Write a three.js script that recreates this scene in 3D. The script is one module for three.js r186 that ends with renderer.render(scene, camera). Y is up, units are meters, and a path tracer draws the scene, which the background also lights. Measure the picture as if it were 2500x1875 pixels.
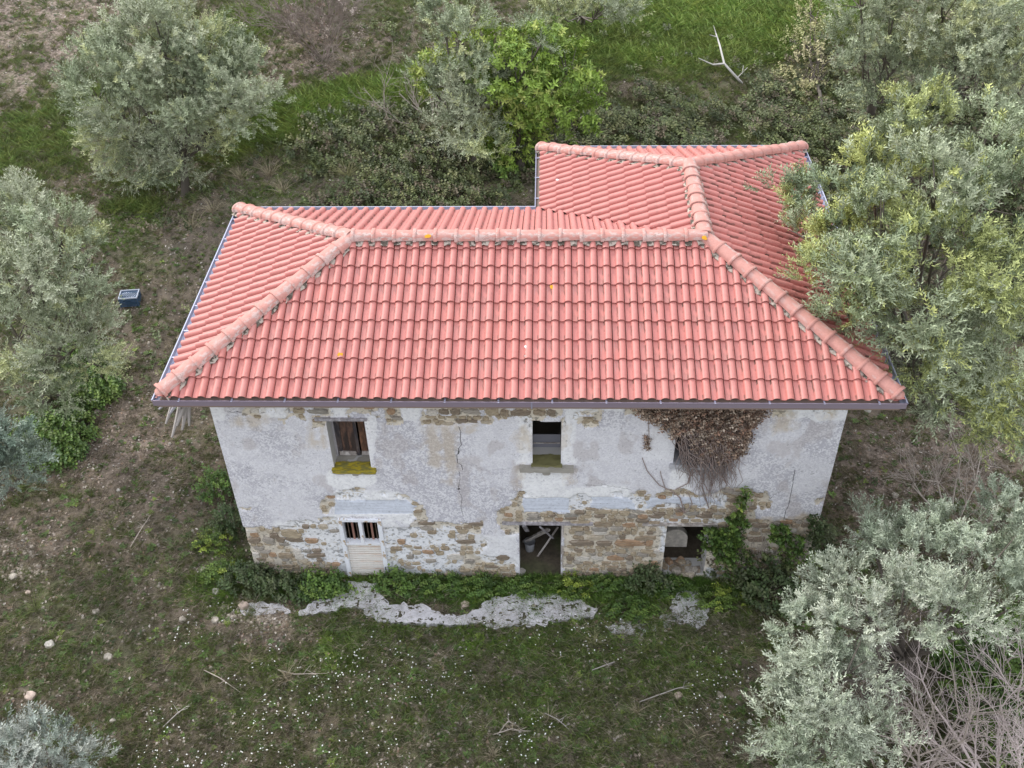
import * as THREE from 'three';
import { mergeGeometries } from 'three/addons/utils/BufferGeometryUtils.js';

// ---------------------------------------------------------------- camera, sky, sun, exposure
const scene = new THREE.Scene();
const PW = 2500, PH = 1875, FOC = 2508.4;                       // photograph size and focal length in pixels
const camPos = new THREE.Vector3(0.316, 17.0063, 13.685);
const pit = 0.7073, yaw = -0.0411, rol = -0.0231;
const fw = new THREE.Vector3(Math.sin(yaw) * Math.cos(pit), -Math.sin(pit), -Math.cos(yaw) * Math.cos(pit));
const r0 = new THREE.Vector3(Math.cos(yaw), 0, Math.sin(yaw)), u0 = r0.clone().cross(fw);
const right = r0.clone().multiplyScalar(Math.cos(rol)).addScaledVector(u0, Math.sin(rol));
const upv = r0.clone().multiplyScalar(-Math.sin(rol)).addScaledVector(u0, Math.cos(rol));
const camera = new THREE.PerspectiveCamera(2 * Math.atan(PH / 2 / FOC) * 180 / Math.PI, PW / PH, 0.1, 400);
camera.position.copy(camPos);
camera.quaternion.setFromRotationMatrix(new THREE.Matrix4().makeBasis(right, upv, fw.clone().negate()));
camera.updateMatrixWorld(true);

const sunDir = new THREE.Vector3(-0.60, 0.62, -0.50).normalize();   // soft sun behind thin cloud, back left
{
  const w = 128, h = 64, d = new Float32Array(w * h * 4);
  for (let j = 0; j < h; j++) for (let i = 0; i < w; i++) {
    const up = ((j + .5) / h - .5) * Math.PI, a = ((i + .5) / w - .5) * 2 * Math.PI;
    const x = Math.cos(a) * Math.cos(up), y = Math.sin(up), z = Math.sin(a) * Math.cos(up);
    const c = Math.max(0, x * sunDir.x + y * sunDir.y + z * sunDir.z);
    let l = 0.74 + 0.22 * Math.max(0, y) + 0.8 * Math.pow(c, 5);
    const o = (j * w + i) * 4;
    d[o] = l * 0.94; d[o + 1] = l * 0.98; d[o + 2] = l * 1.08; d[o + 3] = 1;
  }
  const t = new THREE.DataTexture(d, w, h, THREE.RGBAFormat, THREE.FloatType);
  t.mapping = THREE.EquirectangularReflectionMapping; t.magFilter = THREE.LinearFilter; t.needsUpdate = true;
  scene.background = t; scene.environment = t;
}
const sun = new THREE.DirectionalLight(new THREE.Color(1, 0.93, 0.82), 1.5);
sun.position.copy(sunDir).multiplyScalar(40); sun.castShadow = true; sun.shadow.radius = 24;
Object.assign(sun.shadow.camera, { left: -25, right: 25, top: 25, bottom: -25, near: 1, far: 90 }); sun.shadow.mapSize.set(2048, 2048);
scene.add(sun, sun.target);
const renderer = new THREE.WebGLRenderer({ antialias: true });
renderer.toneMapping = THREE.LinearToneMapping; renderer.toneMappingExposure = 1.6;
renderer.shadowMap.enabled = true;

// ---------------------------------------------------------------- helpers
const V = (x, y, z) => new THREE.Vector3(x, y, z);
function rng(s) { s = (s * 2654435761) | 0; return () => { s = (s + 0x6d2b79f5) | 0; let t = Math.imul(s ^ (s >>> 15), 1 | s); t = (t + Math.imul(t ^ (t >>> 7), 61 | t)) ^ t; return ((t ^ (t >>> 14)) >>> 0) / 4294967296; }; }
const hash = (x, y) => { let h = Math.imul(x | 0, 374761393) + Math.imul(y | 0, 668265263); h = Math.imul(h ^ (h >>> 13), 1274126177); return ((h ^ (h >>> 16)) >>> 0) / 4294967296; };
function vn(x, y) { const ix = Math.floor(x), iy = Math.floor(y); let fx = x - ix, fy = y - iy; fx = fx * fx * (3 - 2 * fx); fy = fy * fy * (3 - 2 * fy); const a = hash(ix, iy), b = hash(ix + 1, iy), c = hash(ix, iy + 1), d = hash(ix + 1, iy + 1); return a + (b - a) * fx + (c - a) * fy + (a - b - c + d) * fx * fy; }
const fbm = (x, y, o = 4) => { let s = 0, a = .5, n = 0; for (let i = 0; i < o; i++) { s += a * vn(x, y); n += a; a *= .5; x = x * 2.03 + 17.3; y = y * 2.03 + 5.7; } return s / n; };
const cl = (x, a = 0, b = 1) => Math.max(a, Math.min(b, x)), ss = (a, b, x) => { const t = cl((x - a) / (b - a)); return t * t * (3 - 2 * t); }, mix = (a, b, t) => a + (b - a) * t;
function rayDir(px, py) { return fw.clone().multiplyScalar(FOC).addScaledVector(right, px - PW / 2).addScaledVector(upv, -(py - PH / 2)).normalize(); }
function onZ(px, py, z = 0) { const d = rayDir(px, py); return camPos.clone().addScaledVector(d, (z - camPos.z) / d.z); }
function onY(px, py, y = 0) { const d = rayDir(px, py); return camPos.clone().addScaledVector(d, (y - camPos.y) / d.y); }
const mat = (c, o = {}) => new THREE.MeshStandardMaterial({ color: Array.isArray(c) ? new THREE.Color().setRGB(...c) : c, roughness: .9, side: THREE.DoubleSide, ...o });
const taken = new Map();
const numbered = (n) => { const k = taken.get(n) || 0; taken.set(n, k + 1); return k ? n + '_' + String(k).padStart(3, '0') : n; };
function tag(o, label, category, group, kind) { if (label) o.userData.label = label; if (category) o.userData.category = category; if (group) o.userData.group = group; if (kind) o.userData.kind = kind; return o; }
function sh(m) { m.castShadow = m.receiveShadow = true; return m; }
function part(name, geo, m, parent) { const o = sh(new THREE.Mesh(geo, m)); o.name = parent ? name : numbered(name); (parent || scene).add(o); return o; }
function thing(name, label, category, pos = V(0, 0, 0), group) { const g = new THREE.Group(); g.name = numbered(name); g.position.copy(pos); scene.add(g); return tag(g, label, category, group); }
function geoOf(pos, idx, uv, col) { const g = new THREE.BufferGeometry(); g.setAttribute('position', new THREE.Float32BufferAttribute(pos, 3)); if (uv) g.setAttribute('uv', new THREE.Float32BufferAttribute(uv, 2)); if (col) g.setAttribute('color', new THREE.Float32BufferAttribute(col, 3)); if (idx) g.setIndex(idx); g.computeVertexNormals(); return g; }
function box(x0, x1, y0, y1, z0, z1) { const g = new THREE.BoxGeometry(x1 - x0, y1 - y0, z1 - z0); g.translate((x0 + x1) / 2, (y0 + y1) / 2, (z0 + z1) / 2); return g; }
// chamfered box for boards, sills
function cbox(x0, x1, y0, y1, z0, z1, c = .008) {
  const s = new THREE.Shape(); const w = x1 - x0, h = y1 - y0;
  s.moveTo(c, 0); s.lineTo(w - c, 0); s.lineTo(w, c); s.lineTo(w, h - c); s.lineTo(w - c, h); s.lineTo(c, h); s.lineTo(0, h - c); s.lineTo(0, c); s.closePath();
  const g = new THREE.ExtrudeGeometry(s, { depth: z1 - z0 - 2 * c, bevelEnabled: true, bevelSize: 0, bevelThickness: 0, bevelSegments: 1, steps: 1 }); g.translate(x0, y0, z0 + c); return g;
}
// tapered polyline tube, sides n
function tube(pts, radii, n = 5) {
  const pos = [], idx = []; let px = V(1, 0, 0);
  for (let i = 0; i < pts.length; i++) {
    const t = pts[Math.min(i + 1, pts.length - 1)].clone().sub(pts[Math.max(i - 1, 0)]).normalize();
    let a = px.clone().addScaledVector(t, -px.dot(t)); if (a.lengthSq() < 1e-4) a = V(0, 1, 0).addScaledVector(t, -t.y); a.normalize(); px = a; const b = t.clone().cross(a);
    for (let k = 0; k < n; k++) { const q = k / n * 6.2832, p = pts[i].clone().addScaledVector(a, Math.cos(q) * radii[i]).addScaledVector(b, Math.sin(q) * radii[i]); pos.push(p.x, p.y, p.z); }
    if (i) for (let k = 0; k < n; k++) { const a0 = (i - 1) * n + k, a1 = (i - 1) * n + (k + 1) % n, b0 = i * n + k, b1 = i * n + (k + 1) % n; idx.push(a0, a1, b1, a0, b1, b0); }
  }
  const e = (pts.length - 1) * n; for (let k = 1; k < n - 1; k++) { idx.push(e, e + k, e + k + 1, 0, k + 1, k); }
  return geoOf(pos, idx);
}
function dataTex(w, h, f, srgb) {
  const d = new Uint8Array(w * h * 4);
  for (let j = 0; j < h; j++) for (let i = 0; i < w; i++) { const c = f(i, j), o = (j * w + i) * 4; if (srgb) for (let k = 0; k < 3; k++) { const v = cl(c[k]); d[o + k] = 255 * (v <= .0031308 ? v * 12.92 : 1.055 * Math.pow(v, 1 / 2.4) - .055) + .5; } else for (let k = 0; k < 3; k++) d[o + k] = 255 * cl(c[k]) + .5; d[o + 3] = 255; }
  const t = new THREE.DataTexture(d, w, h); t.magFilter = THREE.LinearFilter; t.wrapS = t.wrapT = THREE.RepeatWrapping; if (srgb) t.colorSpace = THREE.SRGBColorSpace; t.needsUpdate = true; return t;
}

// ---------------------------------------------------------------- ground
function groundY(x, z) {
  const foot = mix(-6.9, -9.6, ss(-.6, 1.4, x)) + (fbm(x * .35, 3) - .5) * 1.2;
  const B = mix(.9, 2.7, ss(-11, -6, x));
  const t = ss(0, 1, (foot - z) / 4.4);
  let y = B * t + .1 * Math.max(0, foot - 4.4 - z) + .05 * Math.max(0, -z - 1) * (1 - ss(-8.5, -6, x)) + .03 * Math.max(0, -z - 2) * ss(7, 10, x);
  const away = ss(0, 1.2, Math.max(-5.9 - x, x - 5.9, z - .2, -8 - z));
  y += (fbm(x * .8, z * .8, 3) - .5) * .22 * away + (fbm(x * 3, z * 3, 2) - .5) * .05 * away;
  return y;
}
function G(px, py) { const d = rayDir(px, py); let t = 8, p; for (let i = 0; i < 900; i++) { p = camPos.clone().addScaledVector(d, t); if (p.y < groundY(p.x, p.z)) break; t += .05; } return V(p.x, groundY(p.x, p.z), p.z); }
// patches of matter on the ground, laid out from the photograph: [px, py, rx, rz, strength]
const gp = (l) => l.map(([px, py, rx, rz, s]) => { const p = G(px, py); return [p.x, p.z, rx, rz, s]; });
const zGreen = gp([[760, 260, 1.6, .9, 1], [880, 235, 1.8, .9, 1], [1000, 215, 1.6, .9, .9], [650, 320, 1.4, .9, .8], [620, 60, 1.5, 1.4, .8], [1600, 60, 2.4, 1.6, .9], [1750, 50, 2.6, 1.8, 1], [1900, 70, 2, 1.6, .9], [2010, 40, 1.2, 1.6, 1], [1500, 130, 1.6, 1.4, .8], [1420, 90, 1.4, 1.2, .7], [1620, 150, 1.8, 1.2, .85], [1800, 130, 1.6, 1, .8], [1500, 40, 1.8, 1.4, .8],
  [900, 1440, 1.6, .35, 1], [1150, 1440, 1.6, .35, 1], [1400, 1440, 1.6, .4, 1], [1600, 1450, 1.4, .5, 1], [1500, 1500, .9, .4, .8], [1250, 1560, 2, .4, .75], [900, 1560, 1.2, .5, .6], [1500, 1600, 1.5, .6, .5], [1300, 1750, 2.4, 1, .4], [700, 1650, 2, .8, .3], [1700, 1600, 1.2, .8, .4], [530, 1400, .6, .6, .9], [300, 530, 1, 1.2, .5], [60, 350, 1.2, 2, .45], [200, 300, .8, 2, .5], [640, 480, .6, .5, .5]]);
const zLitter = gp([[90, 40, 4, 2.4, 1], [200, 110, 2.2, 1.6, .9], [60, 180, 1.6, 1.6, .7], [820, 170, 2.2, 1.2, 1], [760, 110, 1.4, 1.4, .8], [900, 110, 1.4, 1, .7], [290, 450, 1.4, 1.6, .6], [420, 520, 1.4, 1.2, .5], [260, 1060, 1.6, 1.1, .8], [2250, 1150, 2.2, 1.3, .8], [2400, 1120, 1.4, 1, .7], [2080, 1220, 1, 1, .5], [330, 1180, 1.4, .8, .4], [80, 1330, 1, .8, .5], [640, 1510, 1, .3, .8]]);
const zDirt = gp([[300, 1120, 1.6, 1.2, .8], [380, 1260, 1.6, 1.2, .5], [1330, 1790, .7, .3, .7], [1850, 1700, .8, .5, .7], [1080, 1790, 1, .3, .8], [560, 1480, 1, .3, .9], [640, 1520, 1, .35, .9], [2200, 1080, 3, 2, .8], [100, 1300, 1.5, 1, .6], [540, 600, 1.2, 1.4, .7], [430, 650, .8, 1, .5], [1850, 1560, .8, .4, .6], [900, 900, 6, 3, 1]]);
const ruts = [[[-40, 20], [30, 150], [75, 240], [115, 345]], [[120, 130], [185, 250], [240, 380]]].map((l) => l.map(([a, b]) => G(a, b)));
function zone(l, x, z) { let m = 0; for (const [a, b, rx, rz, s] of l) { const dx = (x - a) / rx, dz = (z - b) / rz, d = dx * dx + dz * dz; if (d < 4) m = Math.max(m, s * (1 - ss(.45, 1.7, Math.sqrt(d) ))); } return m; }
function segD(x, z, l) { let m = 9; for (let i = 1; i < l.length; i++) { const a = l[i - 1], b = l[i], vx = b.x - a.x, vz = b.z - a.z, t = cl(((x - a.x) * vx + (z - a.z) * vz) / (vx * vx + vz * vz)); m = Math.min(m, Math.hypot(x - a.x - vx * t, z - a.z - vz * t)); } return m; }
const GX0 = -30, GX1 = 30, GZ0 = -38, GZ1 = 12;
function matter(x, z) {
  const wx = x + (fbm(x * 1.1, z * 1.1, 3) - .5) * 1.6, wz = z + (fbm(x * 1.1 + 40, z * 1.1, 3) - .5) * 1.6;
  const rut = Math.min(segD(x + (vn(x * 3, z * 3) - .5) * .2, z, ruts[0]), segD(x + (vn(x * 3, z * 3 + 9) - .5) * .2, z, ruts[1]));
  return { g: zone(zGreen, wx, wz), l: Math.max(zone(zLitter, wx, wz), (1 - ss(.1, .34, rut))), d: zone(zDirt, wx, wz) };
}
{
  const nx = 300, nz = 250, pos = [], uv = [], idx = [];
  for (let j = 0; j <= nz; j++) for (let i = 0; i <= nx; i++) { const x = mix(GX0, GX1, i / nx), z = mix(GZ0, GZ1, j / nz); pos.push(x, groundY(x, z), z); uv.push(i / nx, j / nz); }
  for (let j = 0; j < nz; j++) for (let i = 0; i < nx; i++) { const a = j * (nx + 1) + i; idx.push(a, a + nx + 1, a + 1, a + 1, a + nx + 1, a + nx + 2); }
  const TW = 2048, TH = 1706;
  const tex = dataTex(TW, TH, (i, j) => {
    const x = mix(GX0, GX1, (i + .5) / TW), z = mix(GZ0, GZ1, (j + .5) / TH), m = matter(x, z);
    const n1 = fbm(x * .9, z * .9, 4), n2 = fbm(x * 5, z * 5, 3), n3 = hash(i, j), n4 = vn(x * 14, z * 14);
    let c = [.145, .118, .085];
    const gr = cl(ss(.42, .62, n1) * .6 + m.g - m.d * .6) * (.4 + .6 * n2);
    c = c.map((v, k) => mix(v, [.09, .13, .038][k], gr));
    c = c.map((v, k) => mix(v, [.19, .152, .12][k], m.d * .75));
    const lt = m.l * ss(.3, .6, n4 * .6 + n3 * .4);
    c = c.map((v, k) => mix(v, [.30, .235, .195][k], lt));
    const f = .62 + .5 * n2 + .35 * (n3 - .5) + .3 * (n4 - .5);
    return c.map((v) => v * f);
  }, true);
  tex.wrapS = tex.wrapT = THREE.ClampToEdgeWrapping;
  const g = part('ground', geoOf(pos, idx, uv), mat([1, 1, 1], { map: tex, roughness: 1 })); g.userData.kind = 'structure';
  // far terrain carrying the ground on to the horizon
  const far = []; const fi = [];
  const ring = [[GX0, GZ0], [GX1, GZ0], [GX1, GZ1], [GX0, GZ1]], out = [[-160, -200], [160, -200], [160, 90], [-160, 90]];
  for (let k = 0; k < 4; k++) { const a = ring[k], b = ring[(k + 1) % 4], c = out[(k + 1) % 4], d = out[k]; const o = far.length / 3; const N = 60; for (let q = 0; q <= N; q++) { const x = mix(a[0], b[0], q / N), z = mix(a[1], b[1], q / N), X = mix(d[0], c[0], q / N), Z = mix(d[1], c[1], q / N); far.push(x, groundY(x, z) - .02, z, X, Math.max(-2, groundY(cl(X, GX0, GX1), cl(Z, GZ0, GZ1)) + (Z < GZ0 ? 8 : 0)), Z); if (q) { const e = o + q * 2; fi.push(e - 2, e - 1, e, e, e - 1, e + 1); } } }
  tag(part('terrain', geoOf(far, fi), mat([.085, .085, .045], { roughness: 1 })), null, null, null, 'structure');
}

// ---------------------------------------------------------------- farmhouse dimensions
const E = 5.47, Hd = 3.135, RI = 1.2456, X0 = -6.3825, X1 = 6.3825, ZF = .69, ZB = ZF - 2 * Hd, ZW = -8.311, XW = X1 - 2 * Hd;
const WL = -5.711, WR = 5.689, OV = .69, WT = .45;
const house = thing('farmhouse', 'abandoned two-storey stone farmhouse with pink tiled hipped roof and peeling white plaster', 'farmhouse');
const Z1 = (X, Y) => onZ(450 + X * .316456, 960 + Y * .316494, 0), Z2 = (X, Y) => onZ(1100 + X * .316456, 960 + Y * .316494, 0), Z3 = (X, Y) => onZ(1600 + X * .316456, 960 + Y * .316494, 0);
// openings on the front wall: x0, x1, y0, y1
const OPEN = { w1: [-3.65, -2.945, 3.2, 4.44], w2: [.105, .635, 3.36, 4.43], w3: [2.72, 3.4, 3.4, 4.35], d1: [-3.77, -2.9, -.08, 1.8], d2: [-.175, .675, -.08, 1.655], o3: [2.76, 3.62, .12, 1.655] };
const BX0 = WL - .02, BX1 = WR + .02, BY0 = -.3, BY1 = 5.45;
// masks painted from outlines read off the photograph
const CW = 2048, CH = 1024;
function canvas() { const c = document.createElement('canvas'); c.width = CW; c.height = CH; const g = c.getContext('2d'); g.fillStyle = '#000'; g.fillRect(0, 0, CW, CH); return g; }
const cpx = (p) => [(p.x - BX0) / (BX1 - BX0) * CW, (BY1 - p.y) / (BY1 - BY0) * CH];
function poly(g, pts, v = 255) { g.fillStyle = `rgb(${v},${v},${v})`; g.beginPath(); pts.forEach((p, i) => { const [x, y] = cpx(p); i ? g.lineTo(x, y) : g.moveTo(x, y); }); g.closePath(); g.fill(); }
const rect = (f, x0, y0, x1, y1) => [f(x0, y0), f(x1, y0), f(x1, y1), f(x0, y1)];
const P = (f, l) => l.map(([a, b]) => f(a, b));
const gS = canvas(), gW = canvas(), gY = canvas(), gC = canvas(), gB = canvas();
// bare stone
for (const a of [[440, 84, 600, 165], [610, 84, 700, 135], [790, 95, 925, 190], [975, 90, 1135, 165], [990, 185, 1090, 255], [1250, 84, 1480, 155], [1545, 100, 1665, 240], [1820, 84, 2150, 235], [710, 180, 790, 205], [1690, 90, 1760, 120]]) poly(gS, rect(Z1, ...a));
for (const a of [[0, 84, 320, 225], [320, 125, 510, 175], [500, 84, 890, 182], [985, 120, 1165, 190], [1020, 180, 1140, 260], [1330, 100, 1450, 170], [570, 205, 640, 260], [865, 210, 920, 250]]) poly(gS, rect(Z2, ...a));
for (const a of [[905, 95, 1070, 195], [1165, 84, 1260, 140], [1280, 95, 1380, 165], [1235, 800, 1290, 835]]) poly(gS, rect(Z3, ...a));
poly(gS, P(Z1, [[440, 1030], [640, 1035], [830, 1000], [1010, 985], [1040, 940], [1230, 950], [1260, 1420], [470, 1420]]));
poly(gS, P(Z1, [[1040, 830], [1110, 780], [1240, 760], [1330, 735], [1430, 735], [1400, 820], [1290, 830], [1170, 800], [1170, 870], [1130, 910], [1050, 910]]));
poly(gS, P(Z1, [[1500, 750], [1590, 755], [1560, 785], [1500, 785]])); poly(gS, P(Z1, [[1640, 780], [1860, 835], [1870, 900], [1860, 1000], [1780, 1020], [1750, 940], [1800, 850], [1680, 815]]));
poly(gS, P(Z1, [[1560, 1020], [1900, 1000], [2120, 990], [2300, 1000], [2300, 1440], [1560, 1440]]));
poly(gS, P(Z2, [[-60, 1000], [100, 1040], [230, 1120], [230, 1200], [180, 1240], [430, 1250], [520, 1320], [520, 1450], [-60, 1450]]));
poly(gS, P(Z2, [[500, 770], [600, 770], [600, 800], [550, 810], [550, 910], [900, 920], [920, 830], [900, 800], [930, 770], [1000, 780], [1100, 830], [1080, 890], [1400, 890], [1430, 860], [1400, 780], [1400, 740], [1460, 760], [1550, 770], [1540, 800], [1500, 810], [1510, 880], [1600, 860], [2212, 870], [2300, 1450], [870, 1450], [870, 1000], [540, 1000], [530, 1090], [470, 1080], [400, 1050], [375, 930], [440, 860]]));
poly(gS, P(Z2, [[1600, 745], [1960, 770], [1960, 800], [1600, 790]])); poly(gS, P(Z2, [[1230, 760], [1310, 750], [1310, 795], [1230, 795]]));
poly(gS, P(Z3, [[380, 770], [600, 735], [720, 760], [850, 750], [895, 800], [890, 890], [790, 890], [770, 960], [1000, 985], [1260, 930], [1300, 1500], [-60, 1500], [0, 870], [540, 860]]));
poly(gS, P(Z1, [[430, 880], [550, 890], [545, 920], [450, 900]]));
// whitewash / bright white render
poly(gW, P(Z1, [[1130, 585], [1470, 585], [1480, 690], [1400, 730], [1180, 730], [1120, 690]])); poly(gW, P(Z2, [[540, 590], [930, 590], [900, 740], [560, 740]]));
poly(gW, P(Z1, [[1170, 740], [1640, 760], [1760, 830], [1800, 900], [1760, 1000], [1580, 980], [1530, 950], [1180, 950], [1170, 880]])); poly(gW, P(Z1, [[1130, 930], [1240, 930], [1280, 1420], [1180, 1420], [1190, 1100]])); poly(gW, P(Z1, [[1520, 960], [1640, 1000], [1640, 1420], [1570, 1420]]));
poly(gW, P(Z1, [[1600, 1040], [2140, 1030], [2140, 1400], [1640, 1400]]), 190); poly(gW, P(Z1, [[700, 990], [1200, 970], [1200, 1300], [960, 1320], [800, 1180]]), 175);
poly(gW, P(Z2, [[560, 720], [900, 720], [1050, 720], [1250, 690], [1390, 730], [1420, 800], [2140, 790], [2140, 890], [560, 900]])); poly(gW, P(Z2, [[1700, 590], [1850, 600], [1850, 740], [1700, 740]])); poly(gW, P(Z2, [[1480, 970], [2140, 970], [2140, 1010], [1480, 1000]])); poly(gW, P(Z2, [[1650, 1010], [1690, 1010], [1650, 1240], [1590, 1240]])); poly(gW, P(Z2, [[100, 1080], [520, 1100], [520, 1330], [300, 1310], [180, 1240]]), 160);
for (const a of [[180, 85, 330, 215], [600, 85, 800, 190], [1120, 85, 1270, 190], [1660, 90, 1830, 200], [1385, 190, 1470, 540]]) poly(gW, rect(Z1, ...a), 200);
for (const a of [[880, 90, 1000, 190], [860, 180, 960, 540], [530, 180, 630, 540], [1000, 90, 1340, 130]]) poly(gW, rect(Z2, ...a), 190);
poly(gW, rect(Z3, 1020, 95, 1500, 200), 190); poly(gW, P(Z3, [[400, 1340], [520, 1340], [540, 1430], [390, 1430]]), 255); poly(gW, P(Z2, [[1480, 250], [1730, 320], [1720, 520], [1500, 500]]), 90);
// ochre damp stains
for (const a of [[1830, 200, 2100, 560], [2000, 380, 2120, 700], [400, 160, 640, 260], [940, 170, 1110, 420]]) poly(gY, rect(Z1, ...a), 190);
for (const a of [[-80, 230, 60, 560], [860, 240, 910, 420], [520, 240, 610, 420], [510, 560, 560, 740], [890, 590, 950, 720], [0, 220, 200, 300]]) poly(gY, rect(Z2, ...a), 200);
for (const a of [[900, 130, 1080, 300], [1270, 110, 1390, 200]]) poly(gY, rect(Z3, ...a), 200); poly(gY, P(Z3, [[780, 960], [1270, 935], [1250, 1080], [900, 1080]]), 230);
// cracks
function crack(f, l, w) { gC.strokeStyle = '#fff'; gC.lineWidth = w * .75; gC.beginPath(); l.forEach((a, i) => { const [x, y] = cpx(f(...a)); i ? gC.lineTo(x, y) : gC.moveTo(x, y); }); gC.stroke(); }
crack(Z2, [[62, 250], [80, 290], [75, 350], [85, 390], [62, 420], [68, 450], [48, 470], [55, 530], [85, 550], [93, 585]], 2.6); crack(Z2, [[62, 440], [60, 465]], 6); crack(Z2, [[65, 590], [75, 650], [60, 730], [90, 800], [80, 870], [100, 940]], 1.4); crack(Z2, [[55, 735], [75, 732]], 7);
crack(Z3, [[1075, 585], [1065, 640], [1058, 700], [1040, 780], [1030, 850], [1005, 900], [990, 960]], 2.4); crack(Z1, [[435, 882], [480, 890], [550, 905]], 2); crack(Z3, [[980, 740], [920, 770], [880, 810]], 1.2);
crack(Z1, [[330, 130], [370, 140], [410, 135], [460, 150]], 1.6); crack(Z1, [[2000, 200], [2020, 225], [2080, 235], [2120, 215]], 2); crack(Z2, [[1020, 700], [1200, 705], [1390, 735]], 1); crack(Z2, [[1030, 270], [1050, 210], [1110, 240]], 1.4);
// blue-grey lintel panels
for (const a of [[555, 800, 910, 910], [1080, 795, 1420, 895], [1505, 795, 2130, 905]]) poly(gB, rect(Z2, ...a)); poly(gB, rect(Z1, 1165, 815, 1800, 925));
poly(gB, P(Z2, [[430, 975], [1120, 985], [1100, 1010], [440, 1000]]), 255);
const [mS, mW, mY, mC, mB] = [gS, gW, gY, gC, gB].map((g) => g.getImageData(0, 0, CW, CH).data);
const smp = (m, x, y) => { const i = cl(Math.floor((x - BX0) / (BX1 - BX0) * CW), 0, CW - 1), j = cl(Math.floor((BY1 - y) / (BY1 - BY0) * CH), 0, CH - 1); return m[(j * CW + i) * 4] / 255; };
const warpv = (x, y, a, f, s) => [x + (fbm(x * f + s, y * f, 3) - .5) * a, y + (fbm(x * f, y * f + s + 31, 3) - .5) * a];
function bare(x, y) { const [a, b] = warpv(x, y, .34, 4.5, 3), [c, d] = warpv(x, y, .16, 13, 8); let s = 0; for (const [p, q] of [[a, b], [c, d], [a + .03, b + .02], [a - .03, b - .02]]) s += smp(mS, p, q); let m = s / 4; if (y > 4.55) m *= ss(.2, .44, fbm(x * 5, y * 9, 3)) ; return m > .45 ? 1 : 0; }
function wallDepth(x, y) {
  const b = bare(x, y);
  if (!b) { const pan = smp(mB, x, y) > .5 && y > 1.7 ? -.012 : 0; return .03 + pan + (fbm(x * 2.2, y * 2.2, 3) - .5) * .016 + (fbm(x * 14, y * 14, 2) - .5) * .007 - (smp(mC, x, y) > .4 ? .02 : 0); }
  return -.006 + (fbm(x * 9, y * 9, 3) - .5) * .026;
}
const wallTex = dataTex(CW, CH, (i, j) => {
  const x = mix(BX0, BX1, (i + .5) / CW), y = mix(BY0, BY1, (j + .5) / CH);
  const n1 = fbm(x * 1.3, y * 1.3, 4), n2 = fbm(x * 8, y * 8, 4), n3 = hash(i, j), n5 = fbm(x * 26, y * 26, 2), stre = fbm(x * 7, y * .8, 3);
  let c; const [wa, wb] = warpv(x, y, .22, 5, 11), W = cl(.34 * (smp(mW, wa, wb) + smp(mW, wa + .04, wb) + smp(mW, wa, wb - .04))), [ya, yb] = warpv(x, y, .3, 3, 21);
  const yel = (smp(mY, ya, yb) + smp(mY, ya + .06, yb + .05) + smp(mY, ya - .06, yb - .05)) / 3 * ss(.25, .6, n2 * .5 + stre * .5);
  if (!bare(x, y)) {
    c = [.82, .815, .84];
    const n6 = fbm(x * 45 + 3, y * 45, 2), gri = cl(ss(.36, .62, n2 * .22 + n5 * .33 + n6 * .45) * (.5 + .7 * ss(.35, .62, n1)));
    c = c.map((v, k) => mix(v, [.45, .44, .485][k], gri * .8 * (1 - W * .8)));
    c = c.map((v, k) => mix(v, [.43, .37, .345][k], ss(.56, .7, fbm(x * 3.3 + 9, y * 2.1, 4)) * .35 * (1 - W)));
    c = c.map((v, k) => mix(v, [.88, .88, .88][k], W * (.6 + .45 * ss(.3, .5, n5))));
    if (smp(mB, wa * .3 + x * .7, wb * .3 + y * .7) > .5) c = c.map((v, k) => mix(v, [.58, .63, .73][k] * (.8 + .45 * fbm(x * 2, y * 34, 2)), .75));
    c = c.map((v, k) => mix(v, [.56, .44, .27][k], yel * .62));
    const cr = smp(mC, x, y); c = c.map((v) => mix(v, v * .12, cr > .4 ? 1 : 0));
    const speck = ss(.78, .84, fbm(x * 22 + 7, y * 30, 2)); c = c.map((v) => v * (1 - .3 * speck));
  } else {
    c = [.70, .635, .525].map((v) => v * (.72 + .5 * n2));
    const ww = cl(W * 1.3) * ss(.28, .45, n5 * .5 + n2 * .5); c = c.map((v, k) => mix(v, [.82, .83, .85][k], ww));
    if (y > 4.4) c = c.map((v, k) => mix(v, [.62, .56, .46][k], .5 * ss(.4, .6, n2)));
    c = c.map((v, k) => mix(v, [.56, .47, .33][k], yel * .5));
    c = c.map((v) => v * (1 - .5 * ss(.6, .7, fbm(x * 17, y * 22, 3))));
  }
  const f = .86 + .22 * n5 + .1 * (n3 - .5); return c.map((v) => v * f);
}, true);
const wallMat = mat([1, 1, 1], { map: wallTex, roughness: .95 });
const mPlaster = mat([.56, .55, .55]), mFloor = mat([.42, .36, .30]);
let frontWall;
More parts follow.
